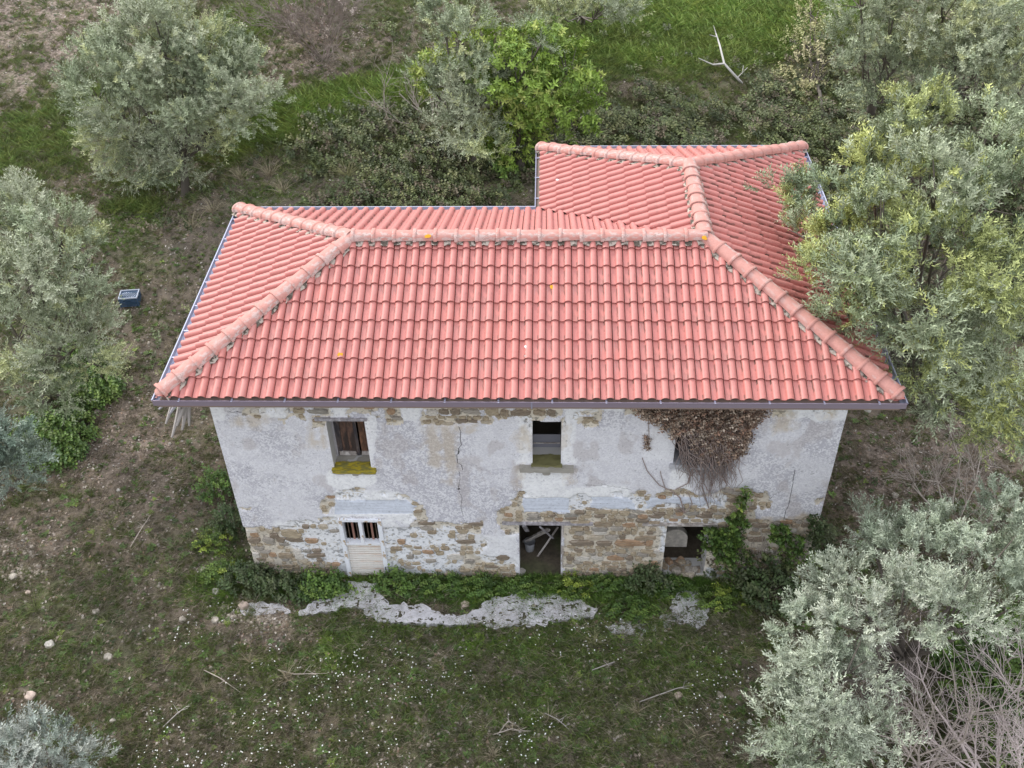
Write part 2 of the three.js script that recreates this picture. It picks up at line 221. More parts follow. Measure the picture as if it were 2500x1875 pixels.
{
  const step = .027, snap = (lo, hi, edges) => { const n = Math.round((hi - lo) / step), a = []; for (let i = 0; i <= n; i++) a.push(lo + (hi - lo) * i / n); for (const e of edges) { let b = 0; a.forEach((v, i) => { if (Math.abs(v - e) < Math.abs(a[b] - e)) b = i; }); a[b] = e; } return a; };
  const op = Object.values(OPEN), xs = snap(WL, WR, op.flatMap((o) => [o[0], o[1]])), ys = snap(BY0, BY1, op.flatMap((o) => [o[2], o[3]]));
  const nx = xs.length, ny = ys.length, pos = [], uv = [], idx = [], rp = [];
  const edgeJit = (x, y) => (x < WL + .02 ? 1 : x > WR - .02 ? -1 : 0) * (bare(x + .05, y) ? .03 : 0) * vn(y * 9, 4);
  for (let j = 0; j < ny; j++) for (let i = 0; i < nx; i++) { const x = xs[i], y = ys[j]; pos.push(x + edgeJit(x, y), y, wallDepth(x, y)); uv.push((x - BX0) / (BX1 - BX0), (y - BY0) / (BY1 - BY0)); }
  const solid = (i, j) => { if (i < 0 || j < 0 || i >= nx - 1 || j >= ny - 1) return false; const x = (xs[i] + xs[i + 1]) / 2, y = (ys[j] + ys[j + 1]) / 2; return !op.some((o) => x > o[0] && x < o[1] && y > o[2] && y < o[3]); };
  const skirt = (a, b, x) => { const k = [a, b].map((q) => [pos[q * 3], pos[q * 3 + 1], pos[q * 3 + 2]]); const z = -WT; const o = rp.length / 3; rp.push(...k[0], ...k[1], k[1][0], k[1][1], z, k[0][0], k[0][1], z, ); };
  for (let j = 0; j < ny - 1; j++) for (let i = 0; i < nx - 1; i++) {
    if (!solid(i, j)) continue; const a = j * nx + i; idx.push(a, a + 1, a + nx, a + 1, a + nx + 1, a + nx);
    if (!solid(i - 1, j)) skirt(a, a + nx); if (!solid(i + 1, j)) skirt(a + nx + 1, a + 1); if (!solid(i, j - 1)) skirt(a + 1, a); if (!solid(i, j + 1)) skirt(a + nx, a + nx + 1);
  }
  frontWall = part('front_wall', geoOf(pos, idx, uv), wallMat, house); tag(frontWall, 'peeling whitewashed front wall with bare stone patches');
  const ri = []; for (let k = 0; k < rp.length / 12; k++) ri.push(k * 4, k * 4 + 1, k * 4 + 2, k * 4, k * 4 + 2, k * 4 + 3);
  part('reveal', geoOf(rp, ri), mat([.5, .49, .47]), frontWall);
  // inner leaf behind the face: segments around openings, so that rooms are closed
}
// rubble stones set in the bare areas, each one a piece
const stoneVar = [], stoneMats = [[.31, .245, .17], [.38, .31, .215], [.24, .19, .14], [.34, .305, .26], [.36, .235, .145], [.46, .395, .30], [.28, .255, .22], [.56, .52, .46]].map((c, k) => {
  const t = dataTex(64, 64, (i, j) => { const n = fbm(i * .11 + k * 9, j * .16, 4), m = fbm(i * .4, j * .4 + k, 2), w = ss(.6, .72, fbm(i * .13 + 50, j * .2 + k * 3, 3)); return c.map((v, q) => mix(v * (.62 + .75 * n) * (.85 + .3 * m), [.62, .58, .5][q], w * .35)); }, true); return mat([1, 1, 1], { map: t, roughness: .95 });
});
for (let k = 0; k < 10; k++) {
  const R = rng(50 + k), n = 11, out = []; for (let q = 0; q < n; q++) { const a = q / n * 6.2832 + (R() - .5) * .3, c = Math.cos(a), s = Math.sin(a), e = .62; let x = Math.sign(c) * Math.pow(Math.abs(c), e), y = Math.sign(s) * Math.pow(Math.abs(s), e); const f = .84 + R() * .3; out.push([x * f * .5, y * f * .5]); }
  const pos = [], uv = [], idx = [], tilt = [(R() - .5) * .5, (R() - .5) * .5];
  for (const [ring, z] of [[1, -.9], [.98, .35], [.8, 1]]) for (const [x, y] of out) { pos.push(x * ring, y * ring, z * (1 + (z > 0 ? x * tilt[0] + y * tilt[1] + (R() - .5) * .25 : 0))); uv.push(x * ring + .5, y * ring + .5); }
  pos.push(0, 0, 1.05); uv.push(.5, .5);
  for (let l = 0; l < 2; l++) for (let q = 0; q < n; q++) { const a = l * n + q, b = l * n + (q + 1) % n; idx.push(a, b, b + n, a, b + n, a + n); }
  for (let q = 0; q < n; q++) idx.push(2 * n + q, 2 * n + (q + 1) % n, 3 * n);
  let g = geoOf(pos, idx, uv).toNonIndexed(); g.computeVertexNormals(); stoneVar.push(g);
}
{
  const R = rng(77), L = []; let y = -.12;
  while (y < 5.4) {
    const rh = .07 + R() * R() * .13; let x = WL + R() * .1;
    while (x < WR) {
      const w = rh * (.95 + R() * R() * 3), cx = x + w / 2, cy = y + rh / 2 + (R() - .5) * .055; x += w + .012 + R() * .03;
      if (cx + w / 2 > WR + .01) continue; let e = 0; for (const [a, b] of [[0, 0], [-.35, .3], [.35, .3], [-.35, -.3], [.35, -.3]]) e += bare(cx + a * w, cy + b * rh);
      if (e < 3.5) continue; if (Object.values(OPEN).some((o) => cx + w / 2 > o[0] - .02 && cx - w / 2 < o[1] + .02 && cy + rh / 2 > o[2] - .02 && cy - rh / 2 < o[3] + .02)) continue;
      const W = smp(mW, cx, cy); if (W > .3 && R() < W * .75) continue; const drop = cy < 1.6 && cx < -1 ? .25 : cx > 4.1 ? .3 : .06; if (R() < drop) continue;
      L.push([cx, cy, w * (.95 + R() * .2), rh * (.85 + R() * .4), .02 + R() * .028, Math.floor(R() * 10), (R() * .999) * (R() < .5 ? .5 : 1), (R() - .5) * .3, cy > 4.4 ? 1 : 0]);
    }
    y += rh + .014;
  }
  L.sort((a, b) => b[2] * b[3] - a[2] * a[3]);
  const rest = [];
  L.forEach(([cx, cy, w, h, d, v, m, rot], k) => {
    const mi = Math.min(7, Math.floor(m * 8));
    if (k < 300) { const s = part('stone', stoneVar[v], stoneMats[mi], frontWall); s.position.set(cx, cy, -.004); s.scale.set(w, h, d); s.rotation.z = rot; }
    else { const g = stoneVar[v].clone(); g.applyMatrix4(new THREE.Matrix4().compose(V(cx, cy, -.004), new THREE.Quaternion().setFromAxisAngle(V(0, 0, 1), rot), V(w, h, d))); rest.push(g); }
  });
  if (rest.length) part('small_stones', mergeGeometries(rest), stoneMats[1], frontWall).userData.kind = 'stuff';
  console.log('stones', L.length);
}
// other walls, floors, inner leaf
{
  const top = E - .02, zi = -WT - .004;
  const segs = []; // inner leaf around openings not needed beyond reveals: the face itself closes the room
  part('wall', box(WL + .01, WL + WT, -.3, top, ZB + OV, -WT - .002), mPlaster, house);
  part('wall', box(WR - WT, WR - .01, -.3, top, ZW + OV, -WT - .002), mPlaster, house);
  part('wall', box(WL + .012, XW + OV, -.3, top, ZB + OV - WT, ZB + OV - .003), mPlaster, house);
  part('wall', box(XW + OV, XW + OV + WT, -.3, top, ZW + OV, ZB + OV - .006), mPlaster, house);
  part('wall', box(XW + OV, WR - .012, -.3, top, ZW + OV - WT + .45, ZW + OV + .4), mPlaster, house);
  part('wall', box(-1.32, -1.08, 0, top, -4.9, -WT - .004), mPlaster, house); part('wall', box(1.9, 2.14, 0, top, -4.9, -WT - .004), mPlaster, house);
  part('floor', box(WL + WT, WR - WT, 2.62, 2.78, -4.45, -WT - .006), mFloor, house); part('ceiling', box(WL + WT, WR - WT, 5.2, 5.3, -4.45, -WT - .006), mFloor, house);
  part('ground_floor', box(WL + WT, WR - WT, -.25, -.06, -4.9, -.46), mat([.32, .28, .23]), house);
}

// ---------------------------------------------------------------- roof
const roof = new THREE.Group(); roof.name = 'roof'; house.add(roof); tag(roof, 'pink interlocking clay tile hipped roof with an L-shaped plan');
const TU = .2322, TE = .385, TL = .43;
// tile skins: a small atlas column of six weathered tiles
const tileTex = dataTex(384, 96, (i, j) => {
  const k = Math.floor(i / 64), u = (i % 64) / 64, v = j / 96, n = fbm(u * 6 + k * 20, v * 8 + k * 3, 4), m = fbm(u * 24 + k * 7, v * 24, 2), n3 = hash(i, j);
  let c = [.53, .195, .168].map((q, z) => q * (.92 + .16 * n) * (.97 + .06 * m) * (.98 + .04 * n3));
  c = c.map((q, z) => mix(q, [.56, .245, .21][z], ss(.5, .75, fbm(u * 3 + k * 11, v * 2.2 + 5, 3)) * .4));
  const seam = Math.abs(u - .39 - (vn(v * 7, k * 5) - .5) * .04), st = (1 - ss(.012, .055, seam)) * ss(.4, .62, fbm(v * 3.2 + k * 4.7, k * 9.1, 3)) * (k % 3 == 0 ? 1 : .75);
  c = c.map((q, z) => mix(q, [.085, .062, .045][z], st * .9));
  if (k === 2) { const wt = (1 - ss(.03, .13, Math.abs(u - .2))) * ss(.5, .62, fbm(v * 3 + 3, u * 9 + k, 3)); c = c.map((q, z) => mix(q, [.56, .38, .34][z], wt * .7)); }
  if (k === 4) { const di = ss(.55, .68, fbm(u * 7, v * 5 + 40, 3)); c = c.map((q, z) => mix(q, [.3, .14, .12][z], di * .3)); }
  return c;
}, true); tileTex.wrapS = tileTex.wrapT = THREE.ClampToEdgeWrapping;
const tileMats = [[1, 1, 1], [.95, .93, .94], [1.0, .97, .95], [.97, 1.0, 1.0]].map((c) => mat(c, { map: tileTex, roughness: .5 }));
function tileGeo(k, lift = .036) {
  const pr = [[.001, .006], [.012, .014], [.02, .005], [.052, .002], [.086, .004]]; for (let q = 0; q <= 8; q++) { const a = Math.PI * (1 - q / 8); pr.push([.155 + .068 * Math.cos(a), (q === 8 ? -.018 : .004) + .068 * Math.sin(a)]); }
  const pos = [], uv = [], idx = [], n = pr.length, th = lift * .66;
  const add = (u, v, w) => { pos.push(u, v, w); uv.push((k + cl((u / TU) * .96 + .02, .02, .98)) / 6, cl(v / TL, .01, .99)); };
  for (const [u, w] of pr) add(u, 0, w + lift); for (const [u, w] of pr) add(u, TL, w * .92); for (const [u, w] of pr) add(u, 0, w + lift); for (const [u, w] of pr) add(u, .004, w + lift - th);
  for (let q = 0; q < n - 1; q++) { idx.push(q, q + 1, q + n + 1, q, q + n + 1, q + n); const a = 2 * n + q; idx.push(a, a + n, a + n + 1, a, a + n + 1, a + 1); }
  return geoOf(pos, idx, uv);
}
const tileVar = [0, 1, 2, 3, 4, 5].map((k) => tileGeo(k)), tileLow = [0, 1, 2, 3, 4, 5].map((k) => tileGeo(k, .02));
function clipGeo(g, planes) { // planes: (u,v) half planes a*u+b*v<=c
  const p = g.attributes.position.array, t = g.attributes.uv.array, ix = g.index.array, nm = g.attributes.normal.array; const P2 = [], T2 = [], N2 = [];
  for (let i = 0; i < ix.length; i += 3) {
    let pg = [0, 1, 2].map((k) => { const q = ix[i + k]; return [p[q * 3], p[q * 3 + 1], p[q * 3 + 2], t[q * 2], t[q * 2 + 1], nm[q * 3], nm[q * 3 + 1], nm[q * 3 + 2]]; });
    for (const [a, b, c] of planes) { const o = []; for (let k = 0; k < pg.length; k++) { const A = pg[k], B = pg[(k + 1) % pg.length], da = a * A[0] + b * A[1] - c, db = a * B[0] + b * B[1] - c; if (da <= 0) o.push(A); if ((da < 0 && db > 0) || (da > 0 && db < 0)) { const s = da / (da - db); o.push(A.map((x, z) => mix(x, B[z], s))); } } pg = o; if (pg.length < 3) break; }
    for (let k = 1; k < pg.length - 1; k++) for (const q of [pg[0], pg[k], pg[k + 1]]) { P2.push(q[0], q[1], q[2]); T2.push(q[3], q[4]); N2.push(q[5], q[6], q[7]); }
  }
  if (!P2.length) return null; const o = new THREE.BufferGeometry(); o.setAttribute('position', new THREE.Float32BufferAttribute(P2, 3)); o.setAttribute('normal', new THREE.Float32BufferAttribute(N2, 3)); o.setAttribute('uv', new THREE.Float32BufferAttribute(T2, 2)); return o;
}
const yR = E + .0, INS = { front: .05, left: .17, right: .17, back: .14, wingleft: .12, wingback: .14 }; // roof plane passes y = yR at the gutter's outer edge
const rp3 = (x, z, f) => V(x, yR + f * RI, z);
const A0 = rp3(X0, ZF, 0), B0 = rp3(X1, ZF, 0), C0 = rp3(X0, ZB, 0), D0 = rp3(XW, ZB, 0), F0 = rp3(XW, ZW, 0), H0 = rp3(X1, ZW, 0), J = rp3(X0 + Hd, ZF - Hd, 1), K = rp3(X1 - Hd, ZF - Hd, 1), M = rp3(X1 - Hd, ZW + Hd, 1);
const slopes = [['front', [A0, B0, K, J]], ['left', [C0, A0, J]], ['back', [D0, C0, J, K]], ['right', [B0, H0, M, K]], ['wingleft', [F0, D0, K, M]], ['wingback', [H0, F0, M]]];
const restTiles = []; let nTile = 0; const cand = [];
for (const [nm, pg] of slopes) {
  const o = pg[0], u = pg[1].clone().sub(o).normalize(); let n = pg[1].clone().sub(o).cross(pg[2].clone().sub(o)).normalize(); if (n.y < 0) n.negate(); const v = n.clone().cross(u).normalize(); if (v.y < 0) v.negate();
  const uvp = pg.map((p) => [p.clone().sub(o).dot(u), p.clone().sub(o).dot(v)]), planes = []; const cx = uvp.reduce((s, p) => s + p[0], 0) / uvp.length, cy = uvp.reduce((s, p) => s + p[1], 0) / uvp.length;
  for (let k = 0; k < uvp.length; k++) { const a = uvp[k], b = uvp[(k + 1) % uvp.length]; if (k === 0) continue; let A = b[1] - a[1], B = -(b[0] - a[0]); const l = Math.hypot(A, B); A /= l; B /= l; let C = A * a[0] + B * a[1]; if (A * cx + B * cy > C) { A = -A; B = -B; C = -C; } planes.push([A, B, C]); }
  const L = uvp[1][0], top = Math.max(...uvp.map((p) => p[1])), umin = Math.min(...uvp.map((p) => p[0])), umax = Math.max(...uvp.map((p) => p[0]));
  const nc = Math.round(L / TU), tu = L / nc; const m4 = new THREE.Matrix4().makeBasis(u, v, n); m4.setPosition(o);
  const R = rng(900 + nm.length * 7 + nm.charCodeAt(0)), IN = INS[nm];
  for (let r = 0; IN + r * TE < top; r++) for (let c = Math.floor(umin / tu) - 1; c * tu < umax; c++) {
    const u1 = c * tu, v1 = IN + r * TE, k = Math.floor(R() * 6), mi = Math.floor(R() * 4), dz = (R() - .5) * .003, rot = (R() - .5) * .004;
    const loc = planes.map(([A, B, C]) => [A, B, C - A * u1 - B * v1]);
    const cr = [[0, 0], [tu, 0], [0, TL], [tu, TL]]; if (loc.some(([A, B, C]) => cr.every(([x, y]) => A * x + B * y > C))) continue;
    const inside = loc.every(([A, B, C]) => cr.every(([x, y]) => A * x + B * y <= C + .001));
    const tv = nm === 'front' ? tileVar : tileLow, g = inside ? tv[k] : clipGeo(tv[k], loc); if (!g) continue;
    const m = m4.clone().multiply(new THREE.Matrix4().makeTranslation(u1, v1, dz)).multiply(new THREE.Matrix4().makeRotationZ(rot));
    cand.push({ g, m, mi, nm, r, c });
  }
}
cand.sort((a, b) => (a.nm === 'front' ? a.r : 50) - (b.nm === 'front' ? b.r : 50));
for (const t of cand) {
  if (nTile < 300 && t.nm === 'front') { const o = part('roof_tile', t.g, tileMats[t.mi], roof); o.applyMatrix4(t.m); nTile++; }
  else { const g = (t.g.index ? t.g.toNonIndexed() : t.g.clone()); g.applyMatrix4(t.m); restTiles.push(g); }
}
part('tile_courses', mergeGeometries(restTiles), tileMats[0], roof).userData.kind = 'stuff';
{ // deck under the tiles and soffit
  const pos = [], dn = .03, th = .1; const quad = (l, d) => { for (let k = 1; k < l.length - 1; k++) for (const p of [l[0], l[k], l[k + 1]]) pos.push(p.x, p.y - d, p.z); };
  for (const [, pg] of slopes) quad(pg, dn);
  const low = (p) => V(p.x, yR, p.z);
  quad([A0, B0, rp3(X1, ZB, 0), C0].map(low), dn + th); quad([D0, rp3(X1, ZB, 0), H0, F0].map(low), dn + th + .003);
  for (const [a, b] of [[A0, B0], [B0, H0], [H0, F0], [F0, D0], [D0, C0], [C0, A0]]) { const lo = (p) => V(p.x, p.y - th, p.z); quad([a, b, lo(b), lo(a)], dn); }
  const g = geoOf(pos); const s = .96; // inset a little from the gutter line
  part('roof_deck', g, mat([.22, .16, .13]), roof).scale.set(.985, 1, 1);
}
// ridge and hip caps with mortar beds
const capMats = [0, 1, 2, 3, 4, 5].map((k) => { const t = dataTex(64, 64, (i, j) => { const n = fbm(i * .09 + k * 30, j * .09, 4), m = fbm(i * .35, j * .35 + k * 8, 3), w = ss(.44 + .05 * k, .7, fbm(i * .07 + 90 + k * 13, j * .035, 4)); return [.56, .27, .225].map((q, z) => mix(q * (.9 + .2 * n), mix([.60, .50, .46][z], [.30, .25, .22][z], ss(.58, .68, m)), cl(w * .35 + ss(.5, .68, i / 64 + (n - .5) * .5) * ss(.4, .56, fbm(i * .12 + k * 5, j * .06 + 60, 3)) * .6)) * (.88 + .22 * m)); }, true); return mat([1, 1, 1], { map: t, roughness: .75 }); });
const capGeo = (() => {
  const pos = [], uv = [], idx = []; const rings = [[0, .15, 0], [0, .178, 1], [.055, .178, 1], [.06, .152, 0], [.40, .138, 0]], n = 10;
  rings.forEach(([z, r], q) => { for (let k = 0; k <= n; k++) { const a = Math.PI * (k / n), sx = Math.cos(a), sy = Math.sin(a); pos.push(sx * r, Math.pow(sy, .8) * r * .82 - .03, z); uv.push(k / n, z * 2.2); } });
  for (let q = 0; q < rings.length - 1; q++) for (let k = 0; k < n; k++) { const a = q * (n + 1) + k; idx.push(a, a + n + 1, a + 1, a + 1, a + n + 1, a + n + 2); }
  return geoOf(pos, idx, uv);
})();
const mortarTex = dataTex(128, 128, (i, j) => { const n = fbm(i * .12, j * .12, 4), m = fbm(i * .5, j * .5, 2); const d = ss(.45, .6, n); return [mix(.50, .13, d), mix(.43, .11, d), mix(.36, .085, d)].map((v) => v * (.7 + .5 * m)); }, true), mortarMat = mat([1, 1, 1], { map: mortarTex, roughness: 1 });
const RR = rng(321);
function capLine(a, b, n, off0 = 0, lift = .03, endCap = false) {
  const d = b.clone().sub(a), L = d.length() - off0; d.normalize(); const s = L / n; let up = V(0, 1, 0).addScaledVector(d, -d.y).normalize(); const x = up.clone().cross(d).normalize();
  for (let k = 0; k < n; k++) { const o = part('ridge_tile', capGeo, capMats[Math.floor(RR() * 6)], roof); const m = new THREE.Matrix4().makeBasis(x, up, d.clone().addScaledVector(up, -.0).normalize()); m.setPosition(a.clone().addScaledVector(d, off0 + k * s).addScaledVector(up, .045 + lift + .008 * Math.sin(k * 2.1))); o.applyMatrix4(m); o.scale.z = (s + .035) / .4; o.rotateZ((RR() - .5) * .06); o.rotateX(-.03); }
  if (endCap) { const g = new THREE.SphereGeometry(.125, 10, 6, 0, 6.2832, 0, Math.PI / 2); const o = part('ridge_end_tile', g, capMats[0], roof); o.position.copy(a.clone().addScaledVector(d, off0 + .02).addScaledVector(up, .03)); o.scale.set(1, .8, 1); }
  const pos = [], uv = [], idx = [], N = Math.round(L / .05), Q = 7; // lumpy mortar bed
  for (let i = 0; i <= N; i++) for (let q = 0; q < Q; q++) { const t = off0 + i / N * L, f = q / (Q - 1) * 2 - 1, wd = .165 + .06 * fbm(t * 6 + a.x * 3, f > 0 ? 4 : 9, 3), p = a.clone().addScaledVector(d, t).addScaledVector(x, f * wd).addScaledVector(up, .03 + lift - .075 * Math.abs(f) ** 1.5 + (vn(t * 16 + a.z, q * 1.7) - .5) * .05); pos.push(p.x, p.y, p.z); uv.push(t * 1.3, f * .3 + a.x); }
  for (let i = 0; i < N; i++) for (let q = 0; q < Q - 1; q++) { const e = i * Q + q; idx.push(e, e + 1, e + Q, e + 1, e + Q + 1, e + Q); }
  part('mortar_bed', geoOf(pos, idx, uv), mortarMat, roof);
}
capLine(A0, J, 12, .2, .03, true); capLine(B0, K, 12, .2, .03, true); capLine(C0, J, 11, .16, .03, true); capLine(J, K, 17, 0, .04); capLine(F0, M, 12, .16, .03, true); capLine(H0, M, 12, .16, .03, true); capLine(K, M, 8, 0, .04);
// lichen rosettes and droppings: thin raised crusts on the tiles
{
  const lm = mat([.62, .30, .02], { roughness: 1 }), wm = mat([.75, .73, .7]); const nF = V(0, Hd, RI).normalize();
  const onRoof = (px, py) => { const d = rayDir(px, py), n = V(0, Hd, RI).normalize(), t = (A0.clone().sub(camPos).dot(n)) / d.dot(n); return camPos.clone().addScaledVector(d, t); };
  const blob = (px, py, r, m, sx = 1, lift = .055, name = 'lichen') => { const R = rng(px + py), pos = [0, 0, .008], idx = [], n = 12; for (let k = 0; k < n; k++) { const a = k / n * 6.2832, q = r * (.7 + .5 * R()); pos.push(Math.cos(a) * q * sx, Math.sin(a) * q, 0); idx.push(0, k + 1, (k + 1) % n + 1); } const o = part(name, geoOf(pos, idx), m, roof), p = onRoof(px, py); o.position.copy(p).addScaledVector(nF, lift); o.quaternion.setFromUnitVectors(V(0, 0, 1), nF); };
  blob(1349, 706, .05, lm, 1.2, .06); blob(1047, 590, .06, lm, 1, .18); blob(833, 873, .05, lm, 1.1, .1); blob(827, 910, .025, lm, 1, .05); blob(825, 938, .03, lm, 1, .05); blob(1717, 595, .05, lm, 1, .18);
  blob(1283, 852, .03, wm, .7, .075, 'bird_dropping'); blob(1285, 865, .04, wm, .4, .075, 'bird_dropping'); blob(1284, 875, .025, wm, 1, .075, 'bird_dropping'); blob(1360, 452, .022, wm, 1.6, .16, 'bird_dropping');
}
// gutters
{
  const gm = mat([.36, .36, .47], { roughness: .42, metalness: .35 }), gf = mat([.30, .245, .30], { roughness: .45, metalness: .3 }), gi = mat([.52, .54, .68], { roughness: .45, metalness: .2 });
  const gut = (a, b, m, inx, shade, rise = 0, wide = 1) => { // inward unit direction inx
    const d = b.clone().sub(a), L = d.length(); d.normalize(); const prof = [[.16, -.005], [.155, -.11], [.02, -.125], [.0, -.1], [-.004, .006], [-.012, .014], [-.008, .022], [.006, .02], [.008, -.06], [.025, -.07], [.148, -.06], [.154, -.005]];
    const pos = [], idx = [], n = prof.length; for (let e = 0; e < 2; e++) for (const [i, y] of prof) { const mit = e === 0 ? i * (shade?.[0] ?? 1) : -i * (shade?.[1] ?? 1); const p = a.clone().addScaledVector(d, (e ? L : 0) + mit).addScaledVector(inx, i * wide); pos.push(p.x, E + y + rise, p.z); }
    for (let k = 0; k < n; k++) { const q = (k + 1) % n; idx.push(k, q, q + n, k, q + n, k + n); } const g = geoOf(pos, idx).toNonIndexed(); g.computeVertexNormals(); return part('gutter', g, m, roof);
  };
  gut(A0, B0, gf, V(0, 0, -1)); gut(C0, A0, gi, V(1, 0, 0), null, .012, 1.3); gut(B0, H0, gi, V(-1, 0, 0), null, .012, 1.3); gut(D0, C0, gi, V(0, 0, 1), [-1, 1], .06, 1.1); gut(H0, F0, gi, V(0, 0, 1), null, .06, 1.1); gut(F0, D0, gm, V(1, 0, 0), [1, -1], .012, 1.2);
  const br = (a, b, inx, n) => { for (let k = 0; k < n; k++) { const p = a.clone().lerp(b, (k + .5) / n); const d = b.clone().sub(a).normalize(); const g = new THREE.BoxGeometry(Math.abs(d.x) * .03 + Math.abs(inx.x) * .14, .008, Math.abs(d.z) * .03 + Math.abs(inx.z) * .14); const o = part('gutter_bracket', g, gi, roof); o.position.set(p.x + inx.x * .05, E + .014, p.z + inx.z * .05); } };
  br(A0, B0, V(0, 0, -1), 14); br(C0, A0, V(1, 0, 0), 8); br(B0, H0, V(-1, 0, 0), 10); br(F0, D0, V(1, 0, 0), 3);
  const j = part('gutter_joint', box(-.012, .012, -.13, .014, -.006, .01), gm, roof); const jp = onZ(1298, 981, ZF); j.position.set(jp.x, E, ZF);
  const pp = part('downpipe', tube([V(0, 0, 0), V(.0, -.12, 0), V(0, -.2, -.12), V(0, -.35, -.5)], [.04, .04, .04, .04], 8), mat([.6, .58, .54]), roof); pp.position.set(5.82, E - .1, .6);
}

// ---------------------------------------------------------------- front wall fittings
const woodTex = (c0, c1, s) => dataTex(64, 256, (i, j) => { const n = fbm(i * .22 + s, j * .018 + s * 3, 4), m = fbm(i * .9, j * .06 + s, 2), k = ss(.35, .7, n); return c0.map((v, z) => mix(v, c1[z], k) * (.6 + .75 * m)); }, true);
const mShut = [mat([1, 1, 1], { map: woodTex([.05, .035, .03], [.15, .085, .06], 3) }), mat([1, 1, 1], { map: woodTex([.045, .04, .045], [.13, .10, .09], 8) }), mat([1, 1, 1], { map: woodTex([.09, .05, .03], [.24, .12, .07], 5) })];
const mGreyWood = mat([1, 1, 1], { map: woodTex([.30, .28, .29], [.52, .50, .53], 4) }), mPaleWood = mat([1, 1, 1], { map: woodTex([.34, .30, .27], [.62, .58, .55], 9) });
const mMoss = mat([1, 1, 1], { map: dataTex(128, 64, (i, j) => { const n = fbm(i * .1, j * .14, 4), m = hash(i, j); const d = ss(.35, .6, n); return [mix(.22, .36, d), mix(.20, .28, d), mix(.05, .02, d)].map((v) => v * (.6 + .5 * n + .3 * m)); }, true), roughness: 1 });
const mSill = mat([.33, .31, .27]);
function bumpSlab(x0, x1, z0, z1, y, h, seed) { const g = new THREE.BoxGeometry(x1 - x0, h, z1 - z0, 26, 2, 10), p = g.attributes.position; for (let i = 0; i < p.count; i++) { const X = p.getX(i), Y = p.getY(i), Z = p.getZ(i); p.setXYZ(i, X + (vn(Z * 20 + seed, Y * 30) - .5) * .02, Y + (Y > 0 ? fbm(X * 14 + seed, Z * 14, 3) * .035 - .01 : 0), Z + (vn(X * 13 + seed, Y * 22) - .5) * .025); } g.computeVertexNormals(); g.translate((x0 + x1) / 2, y - h / 2, (z0 + z1) / 2); return g; }
{ // shuttered window
  const w = new THREE.Group(); w.name = 'window'; house.add(w); tag(w, 'window closed by dark brown plank shutters above a mossy yellow sill');
  const [x0, x1, y0, y1] = OPEN.w1, z = -.32; 
  const mid = x0 + .43; let x = x0 + .035, k = 0; for (const wd of [.1, .13, .13]) { part('plank', cbox(x, x + wd - .006, y0 + .05, y1 - .02, z - .03, z - (k % 2) * .005), mShut[[1, 0, 0][k++]], w); x += wd; }
  part('plank', cbox(mid - .035, mid + .025, y0 + .02, y1 - .1, z - .02, z + .015), mShut[1], w); x = mid + .055; k = 0; for (const wd of [.11, .115]) { part('plank', cbox(x, x + wd - .005, y0 + .06, y1 - .02, z - .035, z - .003), mShut[[2, 0][k++]], w); x += wd; }
  part('rail', cbox(x0 + .06, mid - .05, y0 + .02, y0 + .12, z - .02, z + .02), mPaleWood, w); part('rail', cbox(mid + .06, x1 - .01, y0 + .03, y0 + .12, z - .02, z + .02), mPaleWood, w);
  part('frame', box(x0 + .0, x0 + .035, y0, y1, z - .04, z + .03), mGreyWood, w);
  part('sill', bumpSlab(x0 - .02, x1 + .08, -.42, .1, y0 + .0, .09, 4), mSill, w); part('moss', bumpSlab(x0 - .03, x1 + .09, -.13, .115, y0 + .025, .08, 9), mMoss, w);
  part('corbel', cbox(-3.32, -3.2, y0 - .17, y0 - .075, .0, .08, .02), mSill, w); part('lintel', cbox(x0 - .19, x1 + .06, y1 + .002, y1 + .07, -.2, .07, .012), mGreyWood, w);
}
{ // open window
  const w = new THREE.Group(); w.name = 'window'; house.add(w); tag(w, 'empty dark window with a stone sill on a corbel');
  const [x0, x1, y0, y1] = OPEN.w2; part('sill', bumpSlab(x0 - .24, x1 + .24, -.42, .14, y0 - .03, .1, 14), mSill, w); part('moss', bumpSlab(x0 - .02, x1 + .02, -.2, .1, y0 + .01, .06, 19), mat([.16, .15, .06]), w);
  part('corbel', cbox((x0 + x1) / 2 - .08, (x0 + x1) / 2 + .07, y0 - .26, y0 - .125, .0, .11, .03), mSill, w);
  part('inner_board', cbox(x0 + .005, x1 - .005, y0 - .03, y0 + .33, -.44, -.41), mat([.20, .20, .23], { roughness: .6 }), w); part('inner_board', cbox(x0 + .01, x1 - .01, y0 + .12, y0 + .14, -.408, -.385, .004), mPaleWood, w);
}
{ // third window behind the ivy
  const [x0, x1, y0, y1] = OPEN.w3; const w = new THREE.Group(); w.name = 'window'; house.add(w); tag(w, 'dark window half hidden by dead ivy');
  part('sill', bumpSlab(x0 - .06, x1 + .06, -.42, .1, y0 - .0, .09, 24), mat([.45, .45, .47]), w); part('shutter', box(x0, x0 + .3, y0, y1, -.4, -.36), mShut[1], w);
}
